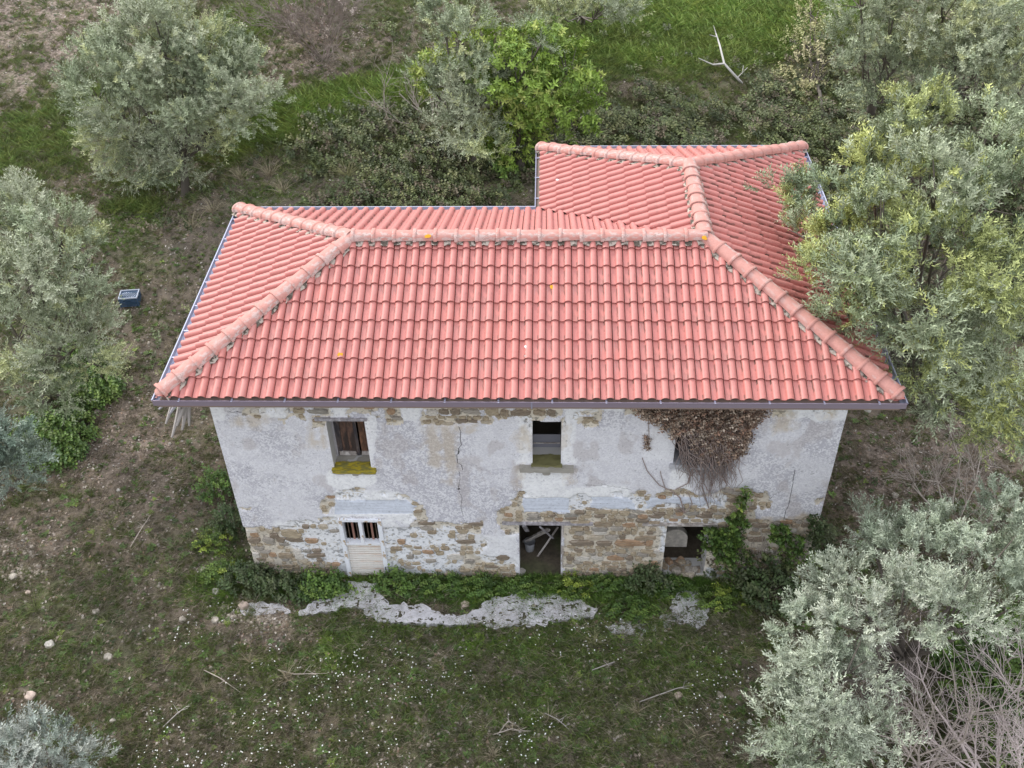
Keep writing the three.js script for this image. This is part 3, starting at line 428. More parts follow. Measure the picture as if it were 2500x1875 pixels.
{ // louvred door
  const w = new THREE.Group(); w.name = 'door'; house.add(w); tag(w, 'white framed door with rusty horizontal slats below two barred panes');
  const [x0, x1, , y1] = OPEN.d1, y0 = -.04, mF = mat([1, 1, 1], { map: dataTex(64, 128, (i, j) => { const n = fbm(i * .2, j * .08, 4), r = ss(.62, .7, n); return [mix(.86, .5, r), mix(.88, .38, r), mix(.92, .26, r)].map((v) => v * (.92 + .1 * hash(i, j))); }, true), roughness: .6 });
  const mSlat = [0, 1, 2, 3].map((k) => mat([1, 1, 1], { map: dataTex(128, 16, (i, j) => { const n = fbm(i * .018 + k * 31, j * .1, 4), r = ss(.5, .75, n) * .7; return [mix(.84, .62, r), mix(.80, .38, r), mix(.74, .24, r)].map((v) => v * (.85 + .25 * hash(i, j + k))); }, true), roughness: .7 }));
  const f = .085, zf = .085; part('frame', cbox(x0 + .002, x0 + f, y0, y1 - .002, -.1, zf), mF, w); part('frame', cbox(x1 - f, x1 - .002, y0, y1 - .002, -.1, zf), mF, w); part('frame', cbox(x0 + f, x1 - f, y1 - .06, y1 - .002, -.1, zf - .003), mF, w);
  const ym = 1.1, xm = (x0 + x1) / 2; part('mullion', cbox(xm - .035, xm + .035, ym, y1 - .06, -.07, zf - .01), mF, w); part('rail', cbox(x0 + f, x1 - f, ym - .055, ym, -.08, zf - .012), mF, w);
  for (const [a, b] of [[x0 + f, xm - .035], [xm + .035, x1 - f]]) { for (const [t, r, m] of [[.24, .008, 0], [.52, .02, 1], [.78, .008, 0], [.93, .006, 0]]) part('bar', box(mix(a, b, t) - r, mix(a, b, t) + r, ym, y1 - .06, -.06 - r, -.06 + r), m ? mat([.30, .16, .12]) : mat([.12, .085, .06]), w); }
  const N = 19, h = (ym - .055 - y0) / N; for (let k = 0; k < N; k++) { const g = new THREE.BoxGeometry(x1 - x0 - 2 * f - .004, h * .72, .02); const o = part('slat', g, mSlat[k % 4], w); o.position.set(xm, y0 + h * (k + .5), -.012); o.rotation.x = -.12; }
  part('backing', box(x0 + f, x1 - f, y0, ym - .03, -.09, -.075), mat([.42, .27, .17]), w); part('threshold', bumpSlab(x0 - .02, x1 + .02, -.3, .16, -.05, .14, 33), mat([.17, .17, .10]), w);
  part('latch', box(x1 - .055, x1 - .035, .3, .39, zf, zf + .02), mat([.12, .12, .12], { metalness: .5 }), w);
}
{ // doorway and broken opening
  const w = new THREE.Group(); w.name = 'doorway'; house.add(w); tag(w, 'open doorway under a weathered timber lintel with broken timbers inside');
  const [x0, x1, , y1] = OPEN.d2; part('lintel', cbox(x0 - .33, x1 + .62, y1 + .004, y1 + .055, -.3, .06, .012), mGreyWood, w); part('jamb', cbox(x1 - .0, x1 + .045, -.05, y1, -.05, .035), mPaleWood, w); part('threshold', bumpSlab(x0 - .02, x1 + .03, -.6, .14, -.03, .16, 43), mat([.26, .255, .25]), w);
  const w2 = new THREE.Group(); w2.name = 'doorway'; house.add(w2); tag(w2, 'broken low opening overgrown by ivy with a pale curved wall inside');
  const o = OPEN.o3; part('lintel', cbox(o[0] - .5, o[1] + .12, o[3] + .004, o[3] + .06, -.3, .06, .012), mPaleWood, w2); part('broken_sill', bumpSlab(o[0] - .04, o[1] + .04, -.45, -.02, o[2] - .02, .3, 53), stoneMats[2], w2); { const R = rng(540); for (let k = 0; k < 16; k++) { const b = part('rubble_stone', stoneVar[k % 10], stoneMats[k % 7], w2); b.position.set(mix(o[0] + .06, o[1] - .06, R()), o[2] - .01, -.4 + R() * .42); b.rotation.set(-1.57 + (R() - .5) * .6, 0, R() * 6); b.scale.set(.12 + R() * .16, .1 + R() * .1, .03 + R() * .06); } }
  const s = new THREE.Shape(); s.moveTo(-.4, 0); s.lineTo(.32, 0); s.lineTo(.32, .35); s.absarc(-.04, .35, .36, 0, Math.PI, false); s.closePath(); const g = new THREE.ExtrudeGeometry(s, { depth: .1, bevelEnabled: true, bevelSize: .02, bevelThickness: .02, curveSegments: 14 }); g.scale(.72, .72, 1); g.translate(3.1, .2, -.8); part('curved_wall', g, stoneMats[7], w2);
}
// debris inside the doorway: separate planks, one pale board, one stone
{
  const mk = (a, b, r, m, label) => { const l = thing('fallen_beam', label, 'beam', a, 'timbers fallen inside the open doorway'); const d = b.clone().sub(a), g = cbox(-r, r, 0, d.length(), -r * .6, r * .6, .006); const o = part('beam', g, m, l); o.quaternion.setFromUnitVectors(V(0, 1, 0), d.normalize()); };
  mk(V(-.1, .12, -.85), V(.42, .92, -.5), .045, mPaleWood, 'thick grey beam leaning across the open doorway'); mk(V(.52, .5, -.62), V(.24, 1.3, -.24), .022, mGreyWood, 'thin grey lath slanting at the top of the open doorway'); mk(V(.18, -.02, -.55), V(.62, .72, -.75), .02, mPaleWood, 'thin pale stick leaning by the right jamb of the open doorway'); mk(V(-.02, .75, -.6), V(-.08, 1.3, -.25), .04, mGreyWood, 'broken upright post behind the leaning beam in the open doorway');
  const b = thing('bucket', 'pale grey bucket inside the open doorway', 'bucket', V(.02, -.05, -.75)); part('body', new THREE.LatheGeometry([[.0, 0], [.09, 0], [.115, .3], [.125, .31], [.105, .29], [.085, .02], [0, .02]].map(([a, c]) => new THREE.Vector2(a, c)), 16), mat([.4, .41, .43]), b); part('handle', new THREE.TorusGeometry(.12, .006, 5, 14, Math.PI), mat([.2, .2, .2]), b).position.y = .3;
}
// weathered splinter boards under the left eave corner
{
  const R = rng(60), g = thing('splintered_boards', 'bundle of splintered grey eave boards hanging under the left roof corner', 'boards', V(-5.95, 5.28, .35));
  const tg = [[415, 1010, .55], [432, 1040, .6], [420, 1068, .62], [445, 1050, .55], [462, 1040, .5], [388, 1000, .5], [440, 1000, .5], [405, 1035, .6]];
  for (const [px, py, z] of tg) { const e = onZ(px, py, z - .1).sub(g.position), a = V((R() - .5) * .25, .08, -.3 - R() * .4), m = a.clone().lerp(e, .6).add(V((R() - .5) * .04, .02, 0)); const o = part('board', tube([a, m, e], [.06, .055, .02], 4), R() < .6 ? mPaleWood : mGreyWood, g); }
  const s = thing('beam_end', 'short pale beam end poking out below the left gutter', 'beam', onY(458, 783, 5.3)); part('beam', tube([V(.5, -.03, 0), V(0, 0, 0)], [.04, .03], 5), mPaleWood, s);
}

// ---------------------------------------------------------------- vegetation kit
function leafInto(pos, col, b, dir, side, L, W, fold, c) { // diamond leaf, two triangles
  const t = b.clone().addScaledVector(dir, L), nrm = side.clone().cross(dir), m = b.clone().addScaledVector(dir, L * .45).addScaledVector(nrm, fold * W), l = m.clone().addScaledVector(side, W / 2), r = m.clone().addScaledVector(side, -W / 2);
  for (const p of [b, l, t, b, t, r]) { pos.push(p.x, p.y, p.z); col.push(c, c, c); }
}
function sprig(seed, { n = 18, len = .34, L = .075, W = .018, spread = .7, bend = .1, stems = 1, fold = .2 }) {
  const R = rng(seed), pos = [], col = [];
  for (let s = 0; s < stems; s++) {
    const ax = stems > 1 ? V((R() - .5) * 1.1, 1, (R() - .5) * 1.1).normalize() : V(0, 1, 0), bx = V(R() - .5, 0, R() - .5).normalize();
    for (let k = 0; k < n; k++) {
      const t = (k + .6) / n, b = ax.clone().multiplyScalar(t * len).addScaledVector(bx, bend * t * t * len), a = k * 2.4 + R(), rad = V(Math.cos(a), 0, Math.sin(a)), d = ax.clone().multiplyScalar(1 - spread * .6).addScaledVector(rad, spread).add(V((R() - .5) * .3, (R() - .5) * .3, (R() - .5) * .3)).normalize();
      let sd = d.clone().cross(V(R() - .5, R() + .3, R() - .5)).normalize(); leafInto(pos, col, b, d, sd, L * (.75 + R() * .5), W * (.8 + R() * .4), fold * (R() - .3), .72 + R() * .56);
    }
  }
  return geoOf(pos, null, null, col);
}
const leafMat = (o = {}) => new THREE.MeshPhysicalMaterial({ color: 0xffffff, vertexColors: true, roughness: .62, side: THREE.DoubleSide, ...o });
const mLeaf = leafMat(), mLeafDry = leafMat({ roughness: .9 });
const GEO = {
  olive: sprig(1, { n: 15, len: .28, L: .075, W: .022, spread: .66, stems: 3 }), olive2: sprig(2, { n: 22, len: .38, L: .075, W: .022, spread: .64, stems: 2, bend: .3 }),
  broad: sprig(3, { n: 12, len: .3, L: .11, W: .048, spread: .95, stems: 2, fold: .35 }), bramble: sprig(4, { n: 9, len: .32, L: .08, W: .05, spread: .9, stems: 3 }), small: sprig(5, { n: 10, len: .2, L: .055, W: .035, spread: .9, stems: 3 }),
  pale: sprig(6, { n: 10, len: .3, L: .075, W: .045, spread: .9, stems: 1 }), dryleaf: sprig(7, { n: 5, len: .12, L: .075, W: .045, spread: 1, stems: 1, fold: .6 }),
  ivyleaf: sprig(8, { n: 6, len: .12, L: .075, W: .06, spread: 1, stems: 1, fold: .3 }),
};
function blades(seed, n, L, W, lean) { const R = rng(seed), pos = [], col = []; for (let k = 0; k < n; k++) { const a = R() * 6.2832, r = R() * .07, b = V(Math.cos(a) * r, -.01, Math.sin(a) * r), q = R() * 6.2832, d = V(Math.cos(q) * lean * R(), 1, Math.sin(q) * lean * R()).normalize(), s = d.clone().cross(V(Math.cos(q + 1.6), 0, Math.sin(q + 1.6))).normalize(), l = L * (.5 + R() * .8), c = .7 + R() * .6, m = b.clone().addScaledVector(d, l * .55), t = m.clone().add(V(d.x * 1.7, d.y * .75, d.z * 1.7).multiplyScalar(l * .5)); for (const p of [b.clone().addScaledVector(s, W / 2), b.clone().addScaledVector(s, -W / 2), m.clone().addScaledVector(s, W / 2.6), b.clone().addScaledVector(s, -W / 2), m.clone().addScaledVector(s, -W / 2.6), m.clone().addScaledVector(s, W / 2.6), m.clone().addScaledVector(s, W / 2.6), m.clone().addScaledVector(s, -W / 2.6), t]) { pos.push(p.x, p.y, p.z); col.push(c, c, c); } } return geoOf(pos, null, null, col); }
function rosette(seed, n, L, W, rise) { const R = rng(seed), pos = [], col = []; for (let k = 0; k < n; k++) { const a = k / n * 6.2832 + R(), d = V(Math.cos(a), rise * (.4 + R()), Math.sin(a)).normalize(), s = V(-Math.sin(a), 0, Math.cos(a)); leafInto(pos, col, V(0, .01, 0), d, s, L * (.6 + R() * .6), W * (.7 + R() * .5), .15, .75 + R() * .5); } return geoOf(pos, null, null, col); }
const jit = (c, f) => c.map((v) => v * f); const Yup = V(0, 1, 0), col0 = new THREE.Color();
function instanced(name, geo, m, list, parent) { // list: {p, q, s, c}
  const im = sh(new THREE.InstancedMesh(geo, m, list.length)); const M4 = new THREE.Matrix4(); list.forEach((e, i) => { M4.compose(e.p, e.q, V(e.s, e.sy ?? e.s, e.s)); im.setMatrixAt(i, M4); im.setColorAt(i, col0.setRGB(...e.c)); }); im.name = parent ? name : numbered(name); im.userData.kind = 'stuff'; (parent || scene).add(im); return im;
}
// fill rounded lobes with sprigs gathered in clumps
function fillLobes(lobes, R, { density = 34, cols, clump = .3, upBias = .6, shell = .5, size = 1, low = .55, squash = .85 }) {
  const out = [];
  for (const { c, r } of lobes) {
    const nc = Math.max(7, Math.round(15 * r / .9)), n = Math.round(density * r * r * 8);
    const cc = []; for (let k = 0; k < nc; k++) { let d; do { d = V(R() * 2 - 1, R() * 2 - 1, R() * 2 - 1); } while (d.lengthSq() > 1 || d.lengthSq() < .05 || (d.y < -.25 && R() < low)); d.normalize(); cc.push([d, shell + (1 - shell) * Math.pow(R(), .6), .8 + R() * .45]); }
    const lc = cols[Math.floor(R() * cols.length)];
    for (let k = 0; k < n; k++) {
      const [d, f, cs] = cc[Math.floor(R() * nc)]; const e = V(R() + R() - 1, R() + R() - 1, R() + R() - 1).multiplyScalar(clump * cs * 1.35); const v = d.clone().multiplyScalar(f).add(e); v.y *= squash; const p = c.clone().addScaledVector(v, r);
      const o = v.clone().normalize().multiplyScalar(.75).add(V((R() - .5) * .9, upBias + (R() - .5) * .7, (R() - .5) * .9)).normalize(); const q = new THREE.Quaternion().setFromUnitVectors(Yup, o).multiply(new THREE.Quaternion().setFromAxisAngle(Yup, R() * 6.28));
      const k2 = R() < .7 ? lc : cols[Math.floor(R() * cols.length)], b = .72 + R() * .56; out.push({ p, q, s: size * (.7 + R() * .6), c: k2.map((x) => x * b) });
    }
  }
  return out;
}
const mBark = mat([1, 1, 1], { map: dataTex(64, 128, (i, j) => { const n = fbm(i * .3, j * .07, 4), m = fbm(i * .8, j * .3, 2); return [.17, .145, .12].map((v) => v * (.45 + .9 * n) * (.7 + .6 * m)); }, true) }), mTwig = mat([.44, .38, .33]), mTwigPink = mat([.62, .53, .50]), mTwigWhite = mat([.62, .59, .55]);
function lobesAt(list) { return list.map(([px, py, rp, Y]) => { const c = onY(px, py, Y), t = c.clone().sub(camPos).dot(fw); return { c, r: rp / FOC * t }; }); }
function tree(name, label, cat, base, list, o) {
  const R = rng(o.seed), t = thing(name, label, cat, base, o.group); const lb = lobesAt(list).map(({ c, r }) => ({ c: c.sub(base), r }));
  const top = lb.reduce((s, l) => s.add(l.c), V(0, 0, 0)).multiplyScalar(1 / lb.length), fork = V(top.x * .35 + (R() - .5) * .2, Math.max(.5, top.y * .38), top.z * .35), gs = [];
  const tr = o.trunk ?? .13; gs.push(tube([V(0, -.25, 0), V(fork.x * .3 + .06, fork.y * .4, fork.z * .3), fork], [tr * 1.35, tr, tr * .85], 8));
  const trunk = part('trunk', gs[0], mBark, t), ls = [];
  for (const { c, r } of lb) { const m = fork.clone().lerp(c, .5).add(V((R() - .5) * .3, -.12 * c.distanceTo(fork), (R() - .5) * .3)); ls.push(tube([fork.clone().add(V(0, -.06, 0)), m, c.clone()], [tr * .42, tr * .26, .02], 6)); for (let k = 0; k < 7; k++) { const d = V(R() - .5, R() * .9 - .1, R() - .5).normalize(), s = m.clone().lerp(c, R()); ls.push(tube([s, s.clone().addScaledVector(d, r * .5).add(V(0, .05, 0)), s.clone().addScaledVector(d, r * .95).add(V(0, r * .15, 0))], [.022, .014, .005], 4)); } }
  part('limbs', mergeGeometries(ls), mBark, t);
  const inst = fillLobes(lb, R, o.fill); const h = Math.floor(inst.length / 2);
  instanced('crown', GEO[o.geo || 'olive'], o.mat || mLeaf, inst.slice(0, h), t); instanced('crown', GEO[o.geo2 || o.geo || 'olive2'], o.mat || mLeaf, inst.slice(h), t); return t;
}
const cOlive = [[.34, .39, .24], [.39, .43, .28], [.28, .33, .20], [.45, .48, .33], [.50, .53, .27]], cOliveY = [[.38, .42, .16], [.32, .38, .20], [.48, .51, .18], [.34, .39, .24], [.25, .31, .18]], cOliveS = [[.42, .46, .345], [.36, .41, .30], [.48, .51, .40], [.30, .35, .24]];
const F = (cols, o = {}) => ({ cols, ...o });
const go = 'olive trees around the farmhouse';
tree('olive_tree', 'silver-green olive tree standing free on the slope behind the left end of the house', 'olive tree', G(452, 478), [[390, 110, 120, 6.2], [300, 190, 115, 5.6], [500, 150, 105, 5.6], [570, 230, 105, 5], [610, 180, 60, 5], [230, 240, 80, 4.8], [320, 300, 90, 4.2], [450, 260, 90, 4.8], [520, 300, 80, 4], [280, 330, 70, 3.6], [370, 380, 70, 3], [450, 370, 70, 3.2], [380, 50, 60, 6.8], [480, 80, 60, 6.2], [300, 400, 60, 2.5]], { seed: 11, fill: F(cOlive, { density: 36, clump: .27 }), group: go });
tree('olive_tree', 'bushy olive tree next to the blue crate with nettles beneath its crown', 'olive tree', G(110, 985), [[60, 540, 100, 5.4], [20, 500, 70, 5.4], [150, 580, 90, 5.2], [215, 610, 50, 4.8], [90, 660, 90, 5], [185, 690, 70, 4.4], [20, 680, 80, 5], [10, 770, 70, 4.2], [170, 790, 70, 3.6], [225, 800, 45, 3.3], [150, 870, 70, 2.8], [240, 880, 50, 2.4], [100, 950, 60, 2], [30, 880, 50, 2.6], [160, 980, 35, 1.6]], { seed: 12, fill: F(cOlive, { density: 32 }), group: go });
tree('olive_tree', 'small blue-green olive tree half out of view by the bare ground left of the yard', 'olive tree', G(-40, 1260), [[20, 1080, 55, 2.6], [60, 1120, 42, 2.2], [-10, 1150, 70, 2.4], [40, 1180, 40, 1.8], [-60, 1080, 80, 2.6]], { seed: 13, fill: F([[.20, .265, .20], [.24, .30, .23], [.28, .33, .26]], { density: 36 }), group: go, trunk: .11 });
tree('olive_tree', 'pale twiggy olive tree in the left corner of the yard', 'olive tree', G(60, 1990), [[40, 1830, 80, 1.9], [130, 1840, 75, 1.8], [200, 1880, 60, 1.5], [60, 1900, 90, 2], [-20, 1860, 80, 1.8]], { seed: 14, fill: F([[.31, .35, .30], [.37, .39, .34], [.26, .30, .25]], { density: 34, size: .8 }), group: go, trunk: .1 });
tree('olive_tree', 'tall broad olive tree leaning over the right-hand roof edge', 'olive tree', V(9.6, groundY(9.6, -5.2), -5.2), [[2250, 290, 80, 8.4], [2200, 370, 80, 8], [2420, 300, 70, 8.2], [2440, 400, 90, 8], [2130, 430, 90, 7.6], [2290, 450, 120, 8], [2420, 520, 120, 7.6], [2060, 490, 70, 7.2], [1920, 470, 62, 6.9], [1980, 500, 60, 6.8], [2150, 560, 100, 7.4], [2050, 590, 80, 6.9], [1960, 570, 55, 6.7], [2280, 620, 120, 7.2], [2430, 680, 120, 7], [2010, 690, 75, 6.6], [2120, 690, 90, 6.8], [2070, 770, 60, 6.3], [2150, 770, 70, 6.2], [2270, 780, 110, 6.4], [2420, 840, 120, 6], [2330, 920, 110, 5.2], [2230, 880, 70, 5.6], [2460, 980, 110, 4.8], [2360, 1010, 70, 4.2], [2480, 1060, 70, 3.8]], { seed: 15, fill: F([...cOliveY, ...cOlive.slice(0, 2)], { density: 36, clump: .27 }), group: go, trunk: .2 });
tree('olive_tree', 'dense silver-white olive tree at the right edge of the yard behind the bare shrub', 'olive tree', G(2230, 1640), [[2080, 1430, 85, 3.1], [2160, 1320, 70, 3.2], [2250, 1370, 105, 3.6], [2360, 1290, 80, 3.8], [2450, 1260, 70, 4], [2420, 1380, 105, 4], [2000, 1530, 90, 2.9], [2090, 1530, 90, 3.3], [2200, 1480, 90, 3.5], [2330, 1490, 100, 3.7], [2460, 1490, 90, 3.7], [1960, 1640, 75, 2.6], [2060, 1640, 85, 3], [1930, 1760, 75, 2.3], [2030, 1750, 85, 2.6], [1890, 1840, 60, 1.9], [1990, 1860, 85, 2.2], [2120, 1820, 80, 2.2], [2120, 1290, 45, 2.9], [2150, 1620, 55, 2.8]], { seed: 16, fill: F(cOliveS, { density: 52, size: .74 }), group: go, trunk: .11 });
const gd = 'olive trees on the upper bank';
tree('olive_tree', 'olive tree just right of the pale-leaved sapling', 'olive tree', G(2120, 290), [[2110, 90, 75, 6.6], [2180, 50, 90, 7.2], [2120, 180, 80, 5.6], [2200, 150, 80, 6.2], [2160, 250, 55, 4.8], [2100, 0, 70, 7.4]], { seed: 17, fill: F(cOlive, { density: 24 }), group: gd });
tree('olive_tree', 'grey-green olive tree above the top of the tall leaning olive', 'olive tree', G(2330, 300), [[2320, 60, 90, 7.2], [2400, 110, 90, 7], [2330, 150, 80, 6.4], [2260, 200, 60, 5.6], [2420, 190, 80, 6], [2300, 0, 80, 7.6], [2400, 20, 80, 7.6]], { seed: 18, fill: F(cOlive, { density: 24 }), group: gd });
tree('olive_tree', 'olive tree highest up at the right end of the upper bank', 'olive tree', G(2540, 290), [[2480, 60, 80, 7], [2500, 150, 80, 6.4], [2480, 220, 60, 5.6], [2540, 80, 90, 7]], { seed: 19, fill: F(cOlive, { density: 24 }), group: gd });
tree('olive_tree', 'grey olive tree far up the slope behind the bright green bush', 'olive tree', G(1420, 60), [[1400, 10, 60, 5.6], [1460, 25, 55, 5.4], [1340, 15, 50, 5.6], [1510, 10, 50, 5.4], [1400, -40, 60, 6.2]], { seed: 20, trunk: .08, fill: F(cOlive, { density: 26 }), group: gd });
tree('olive_tree', 'loose grey olive tree growing through the bright green bush', 'olive tree', G(1160, 405), [[1130, 90, 80, 6.4], [1080, 40, 50, 6.8], [1170, 170, 65, 5.6], [1110, 210, 60, 5], [1160, 270, 60, 4.6], [1110, 310, 50, 4.2], [1170, 350, 55, 3.8], [1040, 200, 40, 5], [1300, 70, 28, 6.4], [1320, 110, 26, 6.2]], { seed: 21, fill: F(cOlive, { density: 30 }), group: go });
tree('broadleaf_tree', 'bright yellow-green broadleaf bush-tree behind the inner corner of the roof', 'tree', G(1265, 420), [[1330, 140, 85, 5.6], [1390, 190, 80, 5.2], [1260, 190, 85, 5.4], [1330, 240, 85, 4.8], [1400, 260, 60, 4.6], [1200, 120, 70, 5.8], [1110, 120, 55, 5.6], [1060, 170, 45, 5.2], [1270, 290, 60, 4.2], [1230, 360, 60, 3.4], [1260, 400, 50, 3]], { seed: 22, geo: 'broad', geo2: 'broad', fill: F([[.23, .34, .055], [.30, .40, .07], [.16, .26, .05], [.38, .44, .11]], { density: 30, clump: .26, upBias: .1 }) });
tree('sapling', 'slender sapling with pale yellow leaves on the upper bank', 'sapling', G(2005, 300), [[1985, 40, 42, 4.6], [1970, 110, 50, 4], [2010, 150, 48, 3.7], [1960, 190, 50, 3.4], [2000, 230, 45, 3], [1980, -20, 30, 5]], { seed: 23, geo: 'pale', geo2: 'pale', mat: mLeafDry, trunk: .06, fill: F([[.46, .41, .22], [.38, .36, .18], [.52, .47, .28], [.30, .31, .14]], { density: 22, clump: .45 }) });
// leafless branching
function twigs(R, p, d, L, r, lv, out, spread = .7, up = .1) { const n = 3, pts = [p], rad = [r]; let q = p.clone(), dd = d.clone(); for (let i = 0; i < n; i++) { dd = dd.clone().add(V((R() - .5) * .35, (R() - .5) * .35 + up, (R() - .5) * .35)).normalize(); q = q.clone().addScaledVector(dd, L / n); pts.push(q); rad.push(r * (1 - .45 * (i + 1) / n)); } out.push(tube(pts, rad, lv > 1 ? 5 : 3)); if (lv > 0) { const k = 3 + Math.floor(R() * 3); for (let i = 0; i < k; i++) twigs(R, pts[1 + Math.floor(R() * n)].clone(), dd.clone().add(V((R() - .5) * 2 * spread, (R() - .4) * spread * 1.4, (R() - .5) * 2 * spread)).normalize(), L * (.55 + R() * .25), Math.max(.0045, r * .55), lv - 1, out, spread, up); } }
function bareShrub(name, label, base, stems, L, r, lv, m, seed, o = {}) { const R = rng(seed), t = thing(name, label, 'shrub', base, o.group), out = []; for (let i = 0; i < stems; i++) twigs(R, V((R() - .5) * .3, -.1, (R() - .5) * .3), V((R() - .5) * 1.6 + (o.dx || 0), .8 + (o.dy || 0), (R() - .5) * 1.6 + (o.dz || 0)).normalize(), L * (.7 + R() * .5), r, lv, out, o.spread, o.up); part('branches', mergeGeometries(out), m, t); return t; }
bareShrub('bare_shrub', 'leafless pinkish shrub tangle in front of the silver-white olive', G(2430, 1930), 5, 1.3, .035, 4, mTwigPink, 31, { spread: 1, dx: -.5, dz: -.3, up: .02 });
bareShrub('bare_shrub', 'leafless brown shrub arching below the silver-white olive crown', G(2250, 1900), 4, 1.2, .03, 3, mTwig, 32, { dx: -.3, spread: 1, up: .03 });
bareShrub('bare_shrub', 'leafless pinkish shrub at the far right beside the silver-white olive', G(2540, 1720), 4, 1.2, .03, 3, mTwigPink, 33, { dx: -.7, dz: -.1, spread: 1, up: .03 });
bareShrub('bare_shrub', 'pale leafless shrub left of the bright green bush', G(1050, 300), 4, 1.5, .03, 3, mTwig, 34, { dx: -.5, up: .06, spread: 1 });
bareShrub('bare_shrub', 'low leafless shrub on the shaded ground right of the house', G(2330, 1260), 5, 1.3, .025, 3, mTwig, 35, { spread: 1, up: 0, dy: -.3 });
{ // dry-leaved bush
  const b = G(790, 150), t = bareShrub('dry_bush', 'dead bush with hanging dry leaves above the leaf litter', b, 9, 1.7, .028, 4, mat([.27, .22, .19]), 36, { spread: .9, up: -.02 }), R = rng(361);
  const lb = lobesAt([[760, 30, 70, 4.9], [830, 60, 60, 4.6], [700, 50, 45, 4.6], [790, 100, 55, 4]]).map(({ c, r }) => ({ c: c.sub(b), r })); instanced('dry_leaves', GEO.dryleaf, mLeafDry, fillLobes(lb, R, { density: 16, cols: [[.36, .28, .23], [.26, .195, .155], [.50, .42, .37]], upBias: -.4 }), t);
}
{ // white dead branch
  const t = thing('dead_branch', 'bleached white dead branch sticking out of the brambles', 'branch', G(1812, 205)); const a = t.position, pt = (px, py, Y) => onY(px, py, a.y + Y).sub(a);
  part('branch', mergeGeometries([tube([V(0, 0, 0), pt(1790, 180, .35), pt(1768, 155, .6), pt(1757, 110, .9), pt(1748, 82, 1.1)], [.045, .04, .035, .03, .02], 6), tube([pt(1768, 155, .6), pt(1740, 158, .75), pt(1705, 142, .95)], [.03, .024, .012], 5), tube([pt(1750, 90, 1.05), pt(1732, 85, 1.15)], [.02, .008], 4), tube([pt(1748, 82, 1.1), pt(1742, 62, 1.3)], [.018, .006], 4), tube([pt(1800, 190, .2), pt(1825, 165, .5)], [.02, .008], 4), tube([pt(1812, 180, .35), pt(1815, 160, .5)], [.012, .005], 4)]), mTwigWhite, t);
}

// ---------------------------------------------------------------- plants along the walls and on the bank
function bush(name, label, px, py, rx, h, geo, cols, seed, o = {}) {
  const b = o.at || G(px, py), R = rng(seed), t = thing(name, label, o.cat || 'plant', b, o.group), list = [], st = [], n = Math.round((o.n || 90) * rx * rx * 4 + 14);
  for (let k = 0; k < n; k++) { const a = R() * 6.2832, q = Math.sqrt(R()) * rx, x = Math.cos(a) * q, z = Math.sin(a) * q * (o.dz || 1), top = h * (1 - (q / rx) ** 2 * .75) * (.8 + .4 * vn(x * 5 + seed, z * 5)); const y = top * Math.pow(R(), .6); list.push({ p: V(x, y + groundY(b.x + x, b.z + z) - b.y, z), q: new THREE.Quaternion().setFromUnitVectors(Yup, V((R() - .5) * 1.4 + x / rx * .7, 1, (R() - .5) * 1.4 + z / rx * .7 + .3).normalize()), s: (o.s || 1) * (.6 + R() * .7), c: jit(cols[Math.floor(R() * cols.length)], .7 + R() * .6) }); }
  instanced('foliage', GEO[geo], o.mat || mLeaf, list, t); const gs = []; for (let k = 0; k < 5; k++) { const a = R() * 6.28; gs.push(tube([V(0, -.05, 0), V(Math.cos(a) * rx * .3, h * .4, Math.sin(a) * rx * .3), V(Math.cos(a) * rx * .5, h * .75, Math.sin(a) * rx * .5)], [.012, .009, .004], 4)); } part('stems', mergeGeometries(gs), mTwig, t); return t;
}
const cWeed = [[.075, .14, .025], [.10, .175, .03], [.055, .105, .022], [.14, .21, .04]], cWeedY = [[.10, .16, .028], [.13, .20, .03], [.075, .125, .025], [.26, .33, .05]], cDark = [[.045, .075, .022], [.06, .09, .03], [.08, .10, .04]], cBram = [[.095, .12, .04], [.12, .145, .05], [.075, .095, .033], [.15, .16, .06], [.065, .085, .032], [.13, .105, .065]];
const gw = 'weed clumps growing along the foot of the house';
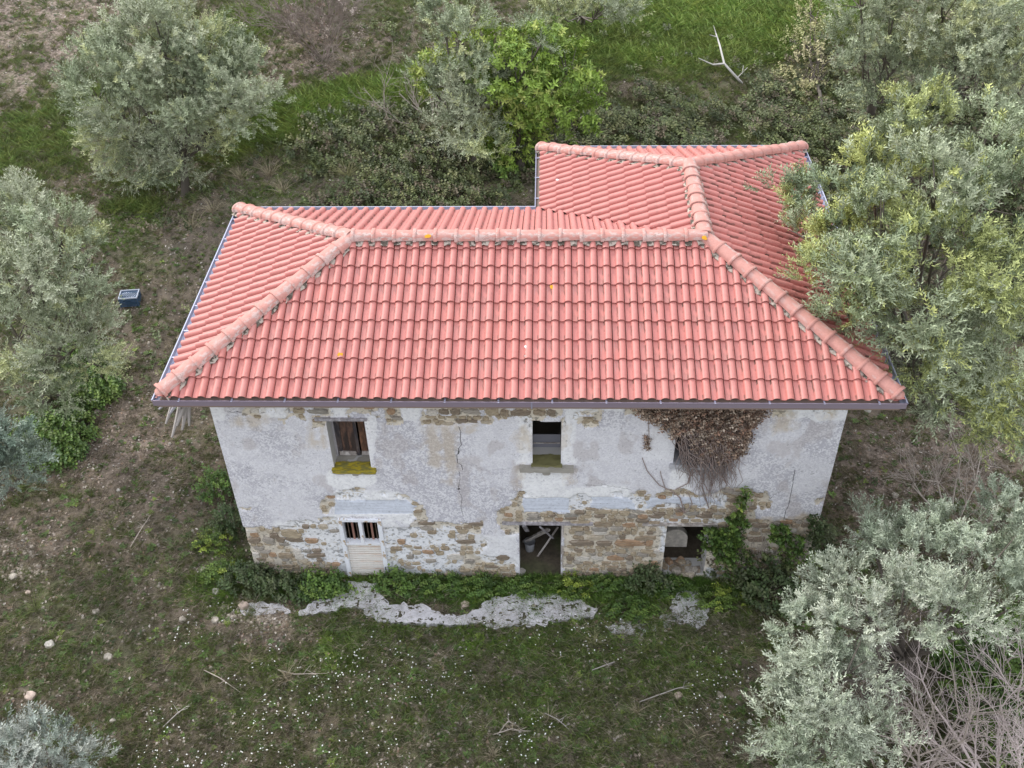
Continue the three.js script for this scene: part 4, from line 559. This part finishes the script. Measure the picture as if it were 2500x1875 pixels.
[[540, 1215, .42, .8, 'bramble', cWeed, 'tall green bramble clump against the left house corner, highest of its row'], [575, 1290, .38, .8, 'bramble', cDark, 'dark green bramble clump touching the left house corner'], [525, 1330, .4, .5, 'small', cWeedY, 'yellow-flecked weed clump beside the left house corner'], [548, 1405, .42, .45, 'small', cWeedY, 'low yellow-green weed clump in front of the left house corner'], [610, 1425, .5, .55, 'bramble', cDark, 'dark brown-green bramble clump at the front foot of the left corner'], [690, 1440, .45, .5, 'bramble', cDark, 'dark bramble clump midway between left corner and louvred door'], [760, 1440, .36, .45, 'bramble', cWeed, 'fresh green weed clump with broad leaves left of the louvred door'], [815, 1432, .28, .4, 'bramble', cWeed, 'green weed clump touching the left side of the louvred door'], [955, 1432, .3, .42, 'bramble', cWeed, 'fresh green weed clump touching the right side of the louvred door'], [1010, 1440, .35, .28, 'small', cWeed, 'low weed clump right of the louvred door'], [1100, 1432, .42, .26, 'small', cWeed, 'low spreading weeds below the bare stone left of the doorway'], [1190, 1438, .4, .26, 'small', cWeed, 'low green weeds just left of the open doorway'], [1300, 1442, .4, .22, 'small', cWeed, 'low weeds in front of the open doorway'], [1400, 1440, .4, .3, 'small', cWeedY, 'yellow-flecked weeds right of the open doorway'], [1480, 1432, .38, .28, 'small', cWeed, 'green weeds below the stone wall between the two openings'], [1575, 1425, .42, .62, 'bramble', cDark, 'round dark green bush below the wall left of the broken opening'], [1640, 1440, .4, .3, 'small', cWeed, 'green weeds below the broken opening'], [1760, 1470, .45, .3, 'small', cWeedY, 'yellow-flecked weeds right of the pale concrete patch'], [1540, 1490, .5, .2, 'small', cWeed, 'mossy weeds between the two concrete patches']].forEach(([px, py, rx, h, g, c, l], i) => bush('weed_clump', l, px, py, rx, i < 2 ? h : h * .62, g, c, 400 + i, { group: gw, dz: .65, s: .8, n: 75 }));
[[1830, 1400, .5, .9, cDark, 'dark bramble bush under the right corner of the house beside the ivy'], [1910, 1380, .5, .8, cBram, 'grey-green bramble bush at the right house corner'], [1970, 1330, .4, .9, cDark, 'dark bramble bush tight against the right corner wall'], [1870, 1450, .55, .5, cDark, 'low dark bramble bush in front of the right corner'], [1760, 1395, .35, .8, cBram, 'bramble bush right of the broken opening']].forEach(([px, py, rx, h, c, l], i) => bush('bramble_bush', l, px, py, rx, h, 'bramble', c, 430 + i, { group: 'brambles at the right house corner', n: 34 }));
[[180, 900, .8, .5, 'nettle patch deep under the bushy olive next to the crate'], [130, 1080, .9, .4, 'green undergrowth between the bushy olive and the blue-green olive'], [230, 960, .6, .45, 'bright nettle clump at the edge of the bushy olive shade']].forEach(([px, py, rx, h, l], i) => bush('nettle_clump', l, px, py, rx, h, 'bramble', cWeed, 440 + i, { group: 'nettles under the left olive' }));
[[2400, 1620, 1, .8, 'green ivy mound between the silver-white olive and the bare shrubs'], [2470, 1740, 1.1, .7, 'dark green ivy mound under the far right bare shrub'], [2440, 1560, .35, .7, 'bright yellow-green shoot above the ivy mound']].forEach(([px, py, rx, h, l], i) => bush('ivy_mound', l, px, py, rx, h, 'bramble', i === 2 ? cWeedY : cWeed, 450 + i));
{ // bramble thickets and dry scrub on the bank, which read as one mass
  const R = rng(500), a = [], b = [];
  for (let k = 0; k < 26000; k++) { const x = -13 + R() * 27, z = -5.5 - R() * 15; if (x > WL - .5 && x < WR + .6 && z > ZW - .2 && !(x < XW + .2 && z < ZB - .1)) continue; const y = groundY(x, z), m = matter(x, z); const d = fbm(x * .7 + 3, z * .7, 3); const bank = (x > -7 ? 1 : .12) * (z > -15.5 - (x > 3 ? 1.5 : 0) ? 1 : .15); if (R() > bank * ss(.36, .58, d) * (1 - m.g * .95) * (1 - m.l)) continue; const h = .5 * ss(.45, .7, fbm(x * 1.3, z * 1.3 + 7, 2)); a.push({ p: V(x, y + R() * h + .03, z), q: new THREE.Quaternion().setFromUnitVectors(Yup, V((R() - .5) * 1.5, 1, (R() - .3) * 1.5).normalize()), s: .6 + R() * .7, c: jit(cBram[Math.floor(R() * cBram.length)], .65 + R() * .7) }); }
  tag(instanced('bramble_thicket', GEO.bramble, mLeaf, a), 'dark bramble thicket covering the bank behind the house', 'brambles', null, 'stuff');
}

// ---------------------------------------------------------------- ivy on the wall
function inPoly(pg, x, y) { let s = false; for (let i = 0, j = pg.length - 1; i < pg.length; j = i++) { const [a, b] = pg[i], [c, d] = pg[j]; if ((b > y) !== (d > y) && x < (c - a) * (y - b) / (d - b) + a) s = !s; } return s; }
{
  const R = rng(600), t = thing('dead_ivy', 'brown dead ivy hanging from the eave over the third upper window', 'ivy', V(3.3, 3.6, .03)), o = t.position;
  const pg = [[1545, 985], [1885, 985], [1862, 1010], [1835, 1040], [1822, 1085], [1795, 1110], [1768, 1125], [1735, 1105], [1718, 1120], [1690, 1085], [1665, 1062], [1640, 1055], [1612, 1030], [1575, 1012]], L = [];
  const put = (px, py, dz, s, cs) => { const p = onZ(px, py, .02 + dz).sub(o); L.push({ p, q: new THREE.Quaternion().setFromUnitVectors(Yup, V((R() - .5) * 1.8, -.5 + R() - .4, R() * .9 + .1).normalize()), s, c: jit(cs[Math.floor(R() * cs.length)], .6 + R() * .8) }); };
  const cs = [[.30, .21, .15], [.38, .29, .22], [.48, .40, .32], [.16, .115, .09], [.28, .17, .12]];
  let k = 0; while (k < 2900) { const px = 1540 + R() * 350, py = 985 + R() * 150; if (!inPoly(pg, px + (R() - .5) * 14, py + (R() - .5) * 14)) continue; if (inPoly([[1672, 1050], [1690, 1050], [1690, 1085], [1672, 1085]], px, py)) continue; put(px, py, R() * .26 * (1 - (py - 985) / 230), .55 + R() * .5, cs); k++; }
  for (let k = 0; k < 60; k++) put(1580 + (R() - .5) * 12, 1060 + R() * 34, .03, .5, cs);
  instanced('dead_leaves', GEO.dryleaf, mLeafDry, L, t);
  const st = []; for (let k = 0; k < 230; k++) { const px = 1652 + R() * 145, py = 1030 + R() * 90, len = 40 + R() * 120 * (1 - Math.abs(px - 1725) / 110), q = [0, .35, .7, 1].map((f, i) => onZ(px + (R() - .5) * 36 + f * 12, py + len * f, .03 + .1 * R() + .12 * (1 - f))); st.push(tube(q.map((p) => p.sub(o)), [.009, .008, .006, .003], 3)); }
  const line = (l, r) => st.push(tube(l.map(([a, b], i) => onZ(a, b, .055).sub(o)), l.map((_, i) => r * (1 - .5 * i / l.length)), 4));
  line([[1672, 1253], [1660, 1215], [1642, 1200], [1610, 1185], [1580, 1150], [1568, 1118]], .014); line([[1672, 1253], [1690, 1230], [1685, 1215], [1678, 1200]], .011); line([[1625, 1195], [1615, 1165], [1612, 1150]], .01); line([[1672, 1253], [1655, 1232], [1650, 1240], [1665, 1250]], .01); line([[1575, 990], [1583, 1030], [1585, 1070], [1582, 1095]], .008); line([[1650, 1195], [1680, 1180], [1688, 1150], [1700, 1110]], .012); line([[1730, 1240], [1715, 1190], [1720, 1140], [1735, 1090]], .012); line([[1772, 1180], [1755, 1140], [1750, 1090]], .01);
  part('stems', mergeGeometries(st), mat([.33, .26, .235]), t);
}
{
  const R = rng(610), t = thing('green_ivy', 'green ivy climbing the stonework right of the broken opening', 'ivy', V(4.3, .8, .03)), o = t.position, L = [];
  const pt = (px, py, rx, ry, n, cs) => { for (let k = 0; k < n; k++) { const a = R() * 6.28, q = Math.sqrt(R()); const p = onZ(px + Math.cos(a) * rx * q, py + Math.sin(a) * ry * q, .05 + R() * .12).sub(o); L.push({ p, q: new THREE.Quaternion().setFromUnitVectors(Yup, V((R() - .5) * 1.5, R() - .6, R() + .2).normalize()), s: .6 + R() * .5, c: jit(cs[Math.floor(R() * cs.length)], .65 + R() * .7) }); } };
  pt(1812, 1240, 14, 38, 34, cWeedY); pt(1795, 1290, 24, 40, 120, cWeed); pt(1770, 1330, 30, 40, 130, cWeed); pt(1735, 1310, 24, 28, 90, cWeed); pt(1800, 1370, 50, 40, 70, cWeed); pt(1905, 1300, 28, 24, 70, cWeed); pt(1940, 1340, 45, 40, 80, cWeed); pt(1985, 1290, 14, 40, 60, cDark); pt(1880, 1370, 60, 40, 60, cBram); pt(1818, 1200, 5, 18, 12, cWeed);
  instanced('leaves', GEO.ivyleaf, mLeaf, L, t); const st = []; for (let k = 0; k < 40; k++) { const px = 1750 + R() * 230, py = 1400 - R() * 60; st.push(tube([0, .4, .8].map((f) => onZ(px + (R() - .5) * 40 * f, py - 90 * f * R(), .05).sub(o)), [.009, .007, .004], 3)); } part('stems', mergeGeometries(st), mTwig, t);
}

// ---------------------------------------------------------------- concrete apron
{
  const a3 = (X, Y) => [500 + X * .36166, 1350 + Y * .36157], a4 = (X, Y) => [1200 + X * .36166, 1350 + Y * .36157];
  const cm = mat([1, 1, 1], { map: dataTex(512, 512, (i, j) => { const n = fbm(i * .03, j * .03, 4), m = fbm(i * .14, j * .14, 3), s = ss(.67, .71, fbm(i * .06 + 40, j * .08, 3)), q = hash(i, j); return [.56, .545, .56].map((v, k) => mix(v * (.75 + .45 * n) * (.8 + .35 * m), [.07, .065, .04][k], s) * (.9 + .2 * q)); }, true), roughness: .95 });
  const slab = (l, y = .035) => { const pts = []; const w = l.map(([px, py]) => onY(px, py, y)); w.forEach((p, i) => { const q = w[(i + 1) % w.length], n = Math.max(2, Math.round(p.distanceTo(q) / .05)); for (let k = 0; k < n; k++) { const r = p.clone().lerp(q, k / n); pts.push(new THREE.Vector2(r.x + (fbm(r.x * 9, r.z * 9, 3) - .5) * .22, -(r.z + (fbm(r.x * 9 + 30, r.z * 9, 3) - .5) * .22))); } }); const g = new THREE.ExtrudeGeometry(new THREE.Shape(pts), { depth: .12, bevelEnabled: false }); const uv = g.attributes.uv; for (let i = 0; i < uv.count; i++) uv.setXY(i, uv.getX(i) * .4, uv.getY(i) * .4); g.rotateX(-Math.PI / 2); g.translate(0, y - .12 + .035, 0); const o = part('concrete_pavement', g, cm); o.userData.kind = 'structure'; return o; };
  slab([a3(640, 395), a3(740, 345), a3(880, 305), a3(970, 270), a3(975, 200), a3(1180, 200), a3(1180, 260), a3(1200, 340), a3(1350, 350), a3(1500, 360), a3(1590, 420), a3(1720, 425), a3(1830, 390), a3(1950, 310), a3(2150, 280), a4(340, 290), a4(560, 310), a4(700, 370), a4(700, 430), a4(600, 445), a4(450, 475), a4(300, 490), a4(0, 505), a3(1900, 490), a3(1650, 480), a3(1400, 480), a3(1200, 475), a3(1110, 440), a3(1080, 375), a3(960, 375), a3(800, 410), a3(660, 425)]);
  slab([a4(770, 520), a4(830, 465), a4(1000, 455), a4(1100, 490), a4(1130, 450), a4(1220, 400), a4(1230, 310), a4(1310, 225), a4(1370, 255), a4(1400, 310), a4(1470, 370), a4(1450, 480), a4(1380, 510), a4(1250, 480), a4(1190, 530), a4(1000, 550), a4(900, 555), a4(790, 545)]);
  slab([a3(230, 385), a3(290, 350), a3(430, 345), a3(560, 370), a3(580, 400), a3(400, 415), a3(260, 415)]);
}
// ---------------------------------------------------------------- loose stones, sticks, crate
const rockVar = [0, 1, 2, 3].map((k) => { const g = new THREE.IcosahedronGeometry(1, 1), p = g.attributes.position; for (let i = 0; i < p.count; i++) { const x = p.getX(i), y = p.getY(i), z = p.getZ(i), f = .5 + 1. * fbm(x * 1.5 + k * 9 + 5, y * 1.5 + z * 1.3 + 5, 2); p.setXYZ(i, cl(x * f * 1.2, -.95, .9), cl(y * f * .75, -.6, .42), z * f * .85); } g.computeVertexNormals(); return g; });
const rockMats = [[.42, .38, .32], [.50, .47, .42], [.34, .30, .25], [.45, .36, .30]].map((c, k) => mat([1, 1, 1], { map: dataTex(32, 32, (i, j) => c.map((v) => v * (.6 + .8 * fbm(i * .2 + k * 7, j * .2, 3))), true) }));
const gr = 'loose stones on the ground';
[[237, 1010, .1, 'pale rounded stone on the bare ground below the splintered boards'], [204, 1093, .07, 'small tan stone near the nettles under the bushy olive'], [447, 1515, .1, 'pale flat stone left of the gravel patch'], [528, 1447, .1, 'tan stone below the yellow-flecked weeds at the left corner'], [526, 1517, .1, 'rounded light grey stone in the gravel left of the concrete'], [595, 1482, .14, 'broken tan rubble piece at the left end of the concrete'], [500, 1395, .12, 'tan stone left of the weeds at the house corner'], [125, 1578, .12, 'grey stone lying in the grass of the left yard'], [265, 1608, .11, 'white angular stone in the grass of the left yard'], [76, 1702, .13, 'tan rubble stone above the twiggy corner olive'], [235, 1497, .1, 'buff upright stone in the left yard'], [277, 1761, .07, 'small bright white stone right of the twiggy corner olive'], [963, 1515, .1, 'flat white stone lying on the concrete below the louvred door'], [1135, 1480, .11, 'tan angular stone in the weeds above the concrete'], [1303, 1490, .11, 'white lump of plaster on the concrete below the doorway'], [1428, 1487, .09, 'white stone at the right end of the long concrete strip'], [1565, 1564, .07, 'white pebble in the grass below the small concrete patch'], [1655, 1700, .1, 'buff stone in the grass beside a fallen stick'], [1758, 1700, .1, 'buff stone in the dry grass of the right yard'], [1830, 1763, .07, 'small buff stone left of the silver-white olive'], [1962, 1457, .13, 'lilac-grey stone at the tip of the silver-white olive'], [1940, 1472, .08, 'small white stone beside the lilac-grey stone'], [2035, 1350, .1, 'tan stone on the dark ground right of the house corner'], [2056, 1352, .09, 'pale stone on the dark ground right of the house corner'], [2185, 1213, .1, 'pale stone on the shaded ground right of the house'], [1840, 305, .3, 'tan boulder in the brambles behind the wing'], [905, 302, .18, 'pale stone at the edge of the grass strip on the bank'], [290, 1200, .06, 'small buff stone on the bare ground of the left yard'], [35, 1410, .11, 'tan stone among the rubble at the left edge'], [70, 1450, .08, 'grey pebble stone among the rubble at the left edge'], [1652, 1395, .14, 'tan stone fallen on the sill of the broken opening'], [1270, 1397, .13, 'pale stone leaning inside the left jamb of the open doorway'], [765, 1395, .16, 'grey stone slab fallen at the foot of the wall left of the louvred door']].forEach(([px, py, r, l], i) => { let p = G(px, py); if (py < 1402 && px > 640 && px < 1980 && py > 1370) { p = onY(px, py, px > 1600 ? .2 : px < 800 ? .1 : .0); } const o = part('stone', rockVar[i % 4], rockMats[(i * 7) % 4]); tag(o, l, 'stone', gr); o.position.copy(p).add(V(0, r * .25, 0)); o.scale.setScalar(r * .85); o.rotation.set(.15 * Math.sin(i), i * 1.7, .2 * Math.cos(i * 3)); });
const gsx = 'fallen sticks in the yard';
[[[1560, 1720], [1650, 1690], [1680, 1678], 'thin pale stick beside the buff stone in the right yard'], [[680, 1640], [720, 1655], [800, 1650], 'crooked pale stick in the grass below the concrete'], [[1445, 1640], [1500, 1625], [1600, 1490].map((v, i) => [1480, 1636][i]), 'short pale stick in the middle of the yard'], [[1215, 1800], [1240, 1770], [1270, 1780], 'dry twig on the bare patch of the yard'], [[1330, 1745], [1360, 1765], [1390, 1785], 'grey driftwood-like stub in the middle of the yard'], [[1205, 1800], [1250, 1790], [1290, 1792], 'grey twig beside the stub in the yard'], [[400, 1780], [440, 1750], [470, 1720], 'long dry stalk in the left yard'], [[500, 1640], [540, 1665], [580, 1690], 'dry stalk across the grass of the left yard'], [[1080, 1450], [1105, 1425], [1115, 1470], 'arched dry stalk in the weeds left of the doorway'], [[320, 1340], [350, 1300], [370, 1260], 'thin dry stalk on the bare ground of the left yard'], [[2010, 1600], [2060, 1580], [2090, 1570], 'dry stick at the edge of the silver-white olive']].forEach(([a, b, c, l], i) => { const p = G(...a), t = thing('fallen_stick', l, 'stick', p, gsx); const q = [a, b, c].map((v, k) => G(...v).sub(p).add(V(0, .05 + (k === 1 ? .07 : 0), 0))); const R = rng(700 + i), gs = [tube(q, [.011, .009, .004], 5)]; for (let k = 0; k < 4; k++) { const s = q[1].clone().lerp(q[2], R() * .8); gs.push(tube([s, s.clone().add(V((R() - .5) * .35, R() * .12, (R() - .5) * .3))], [.008, .003], 3)); } part('stick', mergeGeometries(gs), i % 2 ? mTwig : mPaleWood, t); });
{
  const tg = [21, 22, 23].map((k) => blades(k, 70, .5, .012, 1.5)), tm = [[.34, .33, .17], [.42, .36, .25], [.25, .29, .11]].map((c) => leafMat({ color: new THREE.Color().setRGB(...c), roughness: .9 }));
  const put = (l, label, group, sc) => l.forEach(([px, py, m], i) => { const o = part('grass_tussock', tg[(i * 2 + m) % 3], tm[m]); o.position.copy(G(px, py)); o.rotation.y = i * 1.9; o.scale.setScalar(sc * (.8 + .35 * hash(i, m + 3))); tag(o, ['pale green', 'straw-coloured', 'fresh green'][m] + ' ' + label, 'grass', group); });
  put([[1450, 1570, 0], [1820, 1600, 0], [1555, 1745, 1], [1340, 1760, 1], [1250, 1790, 1], [610, 1620, 1], [880, 1560, 2], [500, 1690, 1], [700, 1660, 1], [1700, 1660, 2], [1890, 1500, 2], [1200, 1850, 1], [1700, 1800, 1], [90, 1490, 2], [420, 1600, 1]], 'loose grass tussock in the front yard', 'grass tussocks in the front yard', .8);
  put([[660, 430, 1], [690, 470, 1], [590, 440, 1], [780, 420, 2], [980, 380, 2], [930, 470, 2], [1020, 330, 1], [850, 430, 0], [1700, 240, 2], [1560, 250, 1], [1620, 190, 0], [2000, 340, 2], [520, 520, 1], [470, 560, 1], [1500, 330, 1], [1850, 330, 2]], 'loose grass tussock on the bank behind the house', 'grass tussocks on the bank', 1.25);
}
{ // blue lattice crate
  const p = G(322, 742), t = thing('plastic_crate', 'blue plastic lattice crate lying upside down beside the bushy olive', 'crate', p); t.rotation.y = .12;
  const m = mat([.045, .09, .16], { roughness: .5 }), m2 = mat([.42, .46, .55], { roughness: .5 }), w = .24, d = .19, h = .3;
  for (const [a, b, c, e] of [[-w, w, d - .015, d + .015], [-w, w, -d - .015, -d + .015]]) part('rim', cbox(a - .015, b + .015, h - .03, h + .006, c, e, .005), m2, t); for (const x of [-w, w]) part('rim', cbox(x - .015, x + .015, h - .03, h + .006, -d + .015, d - .015, .005), m2, t);
  part('base', box(-w, w, h - .045, h - .035, -d, d), m, t);
  for (let k = -4; k <= 4; k++) { const r = part('rib', box(-.007, .007, -.005, .005, -.3, .3), m2, t); r.scale.z = .55 - Math.abs(k) * .085; r.position.set(k * .055, h - .026, 0); r.rotation.y = .7; const r2 = part('rib', box(-.007, .007, -.005, .005, -.3, .3), m, t); r2.scale.z = r.scale.z; r2.position.set(k * .055, h - .022, 0); r2.rotation.y = -.7; }
  for (let k = 0; k < 6; k++) { for (const z of [-d, d]) part('slat', box(-w, w, .02 + k * .045, .045 + k * .045, z - .008, z + .008), m, t); for (const x of [-w, w]) part('slat', box(x - .008, x + .008, .02 + k * .045, .045 + k * .045, -d, d), m, t); } for (const x of [-w, w]) for (const z of [-d, d]) part('post', box(x - .012, x + .012, 0, h - .03, z - .012, z + .012), m, t);
}

// ---------------------------------------------------------------- ground cover (uncountable)
{
  const R = rng(800), gA = blades(1, 11, .15, .013, 1.1), gB = blades(2, 9, .22, .011, 2), gC = rosette(3, 8, .11, .05, .35), gD = rosette(4, 3, .06, .035, .5), gL = (() => { const pos = [], col = []; leafInto(pos, col, V(-.035, 0, 0), V(1, .05, 0).normalize(), V(0, .1, 1).normalize(), .075, .042, .3, 1); return geoOf(pos, null, null, col); })();
  const A = [], B = [], C = [], D = [], L = [], S = [], Fl = [];
  const inHouse = (x, z) => (x > WL && x < WR && z < .02 && z > ZB + OV) || (x > XW + OV && x < WR && z < .02 && z > ZW + OV);
  const N = 260000; const vp = new THREE.Matrix4().multiplyMatrices(camera.projectionMatrix, camera.matrixWorldInverse);
  for (let k = 0; k < N; k++) {
    const f = Math.pow(R(), 1.5), z = 6 - f * 32, hw = 9.8 + (6 - z) * .42, x = (R() * 2 - 1) * hw; if (inHouse(x, z)) continue; const y = groundY(x, z); const v = V(x, y, z).applyMatrix4(vp); if (Math.abs(v.x) > 1.08 || Math.abs(v.y) > 1.1) continue;
    const m = matter(x, z), n = fbm(x * .9, z * .9, 3), nf = fbm(x * 2.7, z * 2.7, 3), u = R(), p = V(x, y, z), q = new THREE.Quaternion().setFromAxisAngle(Yup, R() * 6.28), b = (.6 + R() * .7) * (.6 + .8 * fbm(x * 5, z * 5, 2));
    const gch = cl(.34 + .55 * ss(.38, .6, nf) + m.g * .9 - m.d * .25 - m.l * .45), dch = .33 - m.g * .2;
    const back = z < -12 ? 1.7 : 1;
    if (u < gch * .62) { const t = m.g * .75 + .5 * (nf - .4), yl = R(); A.push({ p, q, s: (.45 + R() * .5 + m.g * .3) * (back > 1 ? 1.7 + m.g : 1), c: [mix(.135, back > 1 ? .20 : .15, t) * b * (1 + yl * .35), mix(.185, back > 1 ? .33 : .29, t) * b, mix(.065, back > 1 ? .07 : .04, t) * b] }); if (R() < .05) C.push({ p: p.clone(), q, s: .5 + R() * .8, c: [.085 * b, .15 * b, .03 * b] }); }
    else if (u < gch * .62 + dch * .5) { B.push({ p, q, s: .5 + R() * .7, c: [.37 * b, .32 * b, .23 * b] }); }
    else if (u < gch * .62 + dch * .5 + .03) C.push({ p, q, s: .4 + R() * .7, c: R() < .2 ? [.17 * b, .23 * b, .04 * b] : [.07 * b, .115 * b, .03 * b] });
    else if (u < gch * .62 + dch * .5 + .03 + .1 + m.l * .55) { const br = R(); L.push({ p: p.add(V(0, .012 + R() * .02, 0)), q: new THREE.Quaternion().setFromEuler(new THREE.Euler((R() - .5) * 1.2, R() * 6.28, (R() - .5) * 1.2)), s: .6 + R() * .7, c: br < .6 ? [.34 * b, .28 * b, .23 * b] : br < .85 ? [.26 * b, .18 * b, .13 * b] : [.55 * b, .50 * b, .45 * b] }); }
    else if (R() < .09 + m.d * .1) { S.push({ p: p.add(V(0, .005, 0)), q, s: .014 + R() * R() * .04, c: [.36 * b, .32 * b, .27 * b] }); }
    if (z > .8 && z < 5 && x > -7 && x < 5 && R() < .075 * ss(.46, .62, fbm(x * .8 + 60, z * .8, 2))) Fl.push({ p: V(x, y + .07 + R() * .06, z), q: new THREE.Quaternion().setFromEuler(new THREE.Euler((R() - .5) * .8, R() * 6, (R() - .5) * .8)), s: .5 + R() * .5, c: [.82, .82, .78] });
  }
  for (let k = 0; k < 9000; k++) { const x = -5.6 + R() * 10.2, z = .06 + R() * R() * .75; if (fbm(x * 1.7, z * 2 + 70, 2) < .36 || (x > -3.95 && x < -2.7)) continue; const b = .6 + R() * .8; A.push({ p: V(x, groundY(x, z), z), q: new THREE.Quaternion().setFromAxisAngle(Yup, R() * 6.28), s: .5 + R() * .6, c: [.10 * b, .19 * b, .03 * b] }); }
  // extra rubble by the left end of the concrete and the track ruts
  for (let k = 0; k < 700; k++) { const c = [[600, 1500], [560, 1490], [650, 1520], [60, 1400], [30, 1340]][k % 5], o = G(c[0] + (R() - .5) * 110, c[1] + (R() - .5) * 40); S.push({ p: o, q: new THREE.Quaternion().setFromAxisAngle(Yup, R() * 6), s: .012 + R() * R() * .05, c: ((b) => [.40 * b, .35 * b, .29 * b])(.6 + R() * .7) }); }
  const st = (n, g, m, l, lab, cat) => { console.log(n, l.length); tag(instanced(n, g, m, l), lab, cat, null, 'stuff'); };
  st('green_grass', gA, mLeaf, A, 'short green grass over the yard and slope', 'grass'); st('dry_grass', gB, mLeafDry, B, 'dry straw-coloured grass over the yard and slope', 'grass'); st('ground_weeds', gC, mLeaf, C, 'small flat green weeds in the grass', 'weeds'); st('leaf_litter', gL, mLeafDry, L, 'pale fallen leaves on the soil', 'leaves'); st('pebbles', new THREE.IcosahedronGeometry(1, 0), mat([1, 1, 1]), S, 'small pebbles and rubble on the soil', 'pebbles'); st('daisies', rosette(9, 6, .019, .014, .1), leafMat({ roughness: .9 }), Fl, 'tiny white flowers in the front yard grass', 'flowers');
}
renderer.render(scene, camera);
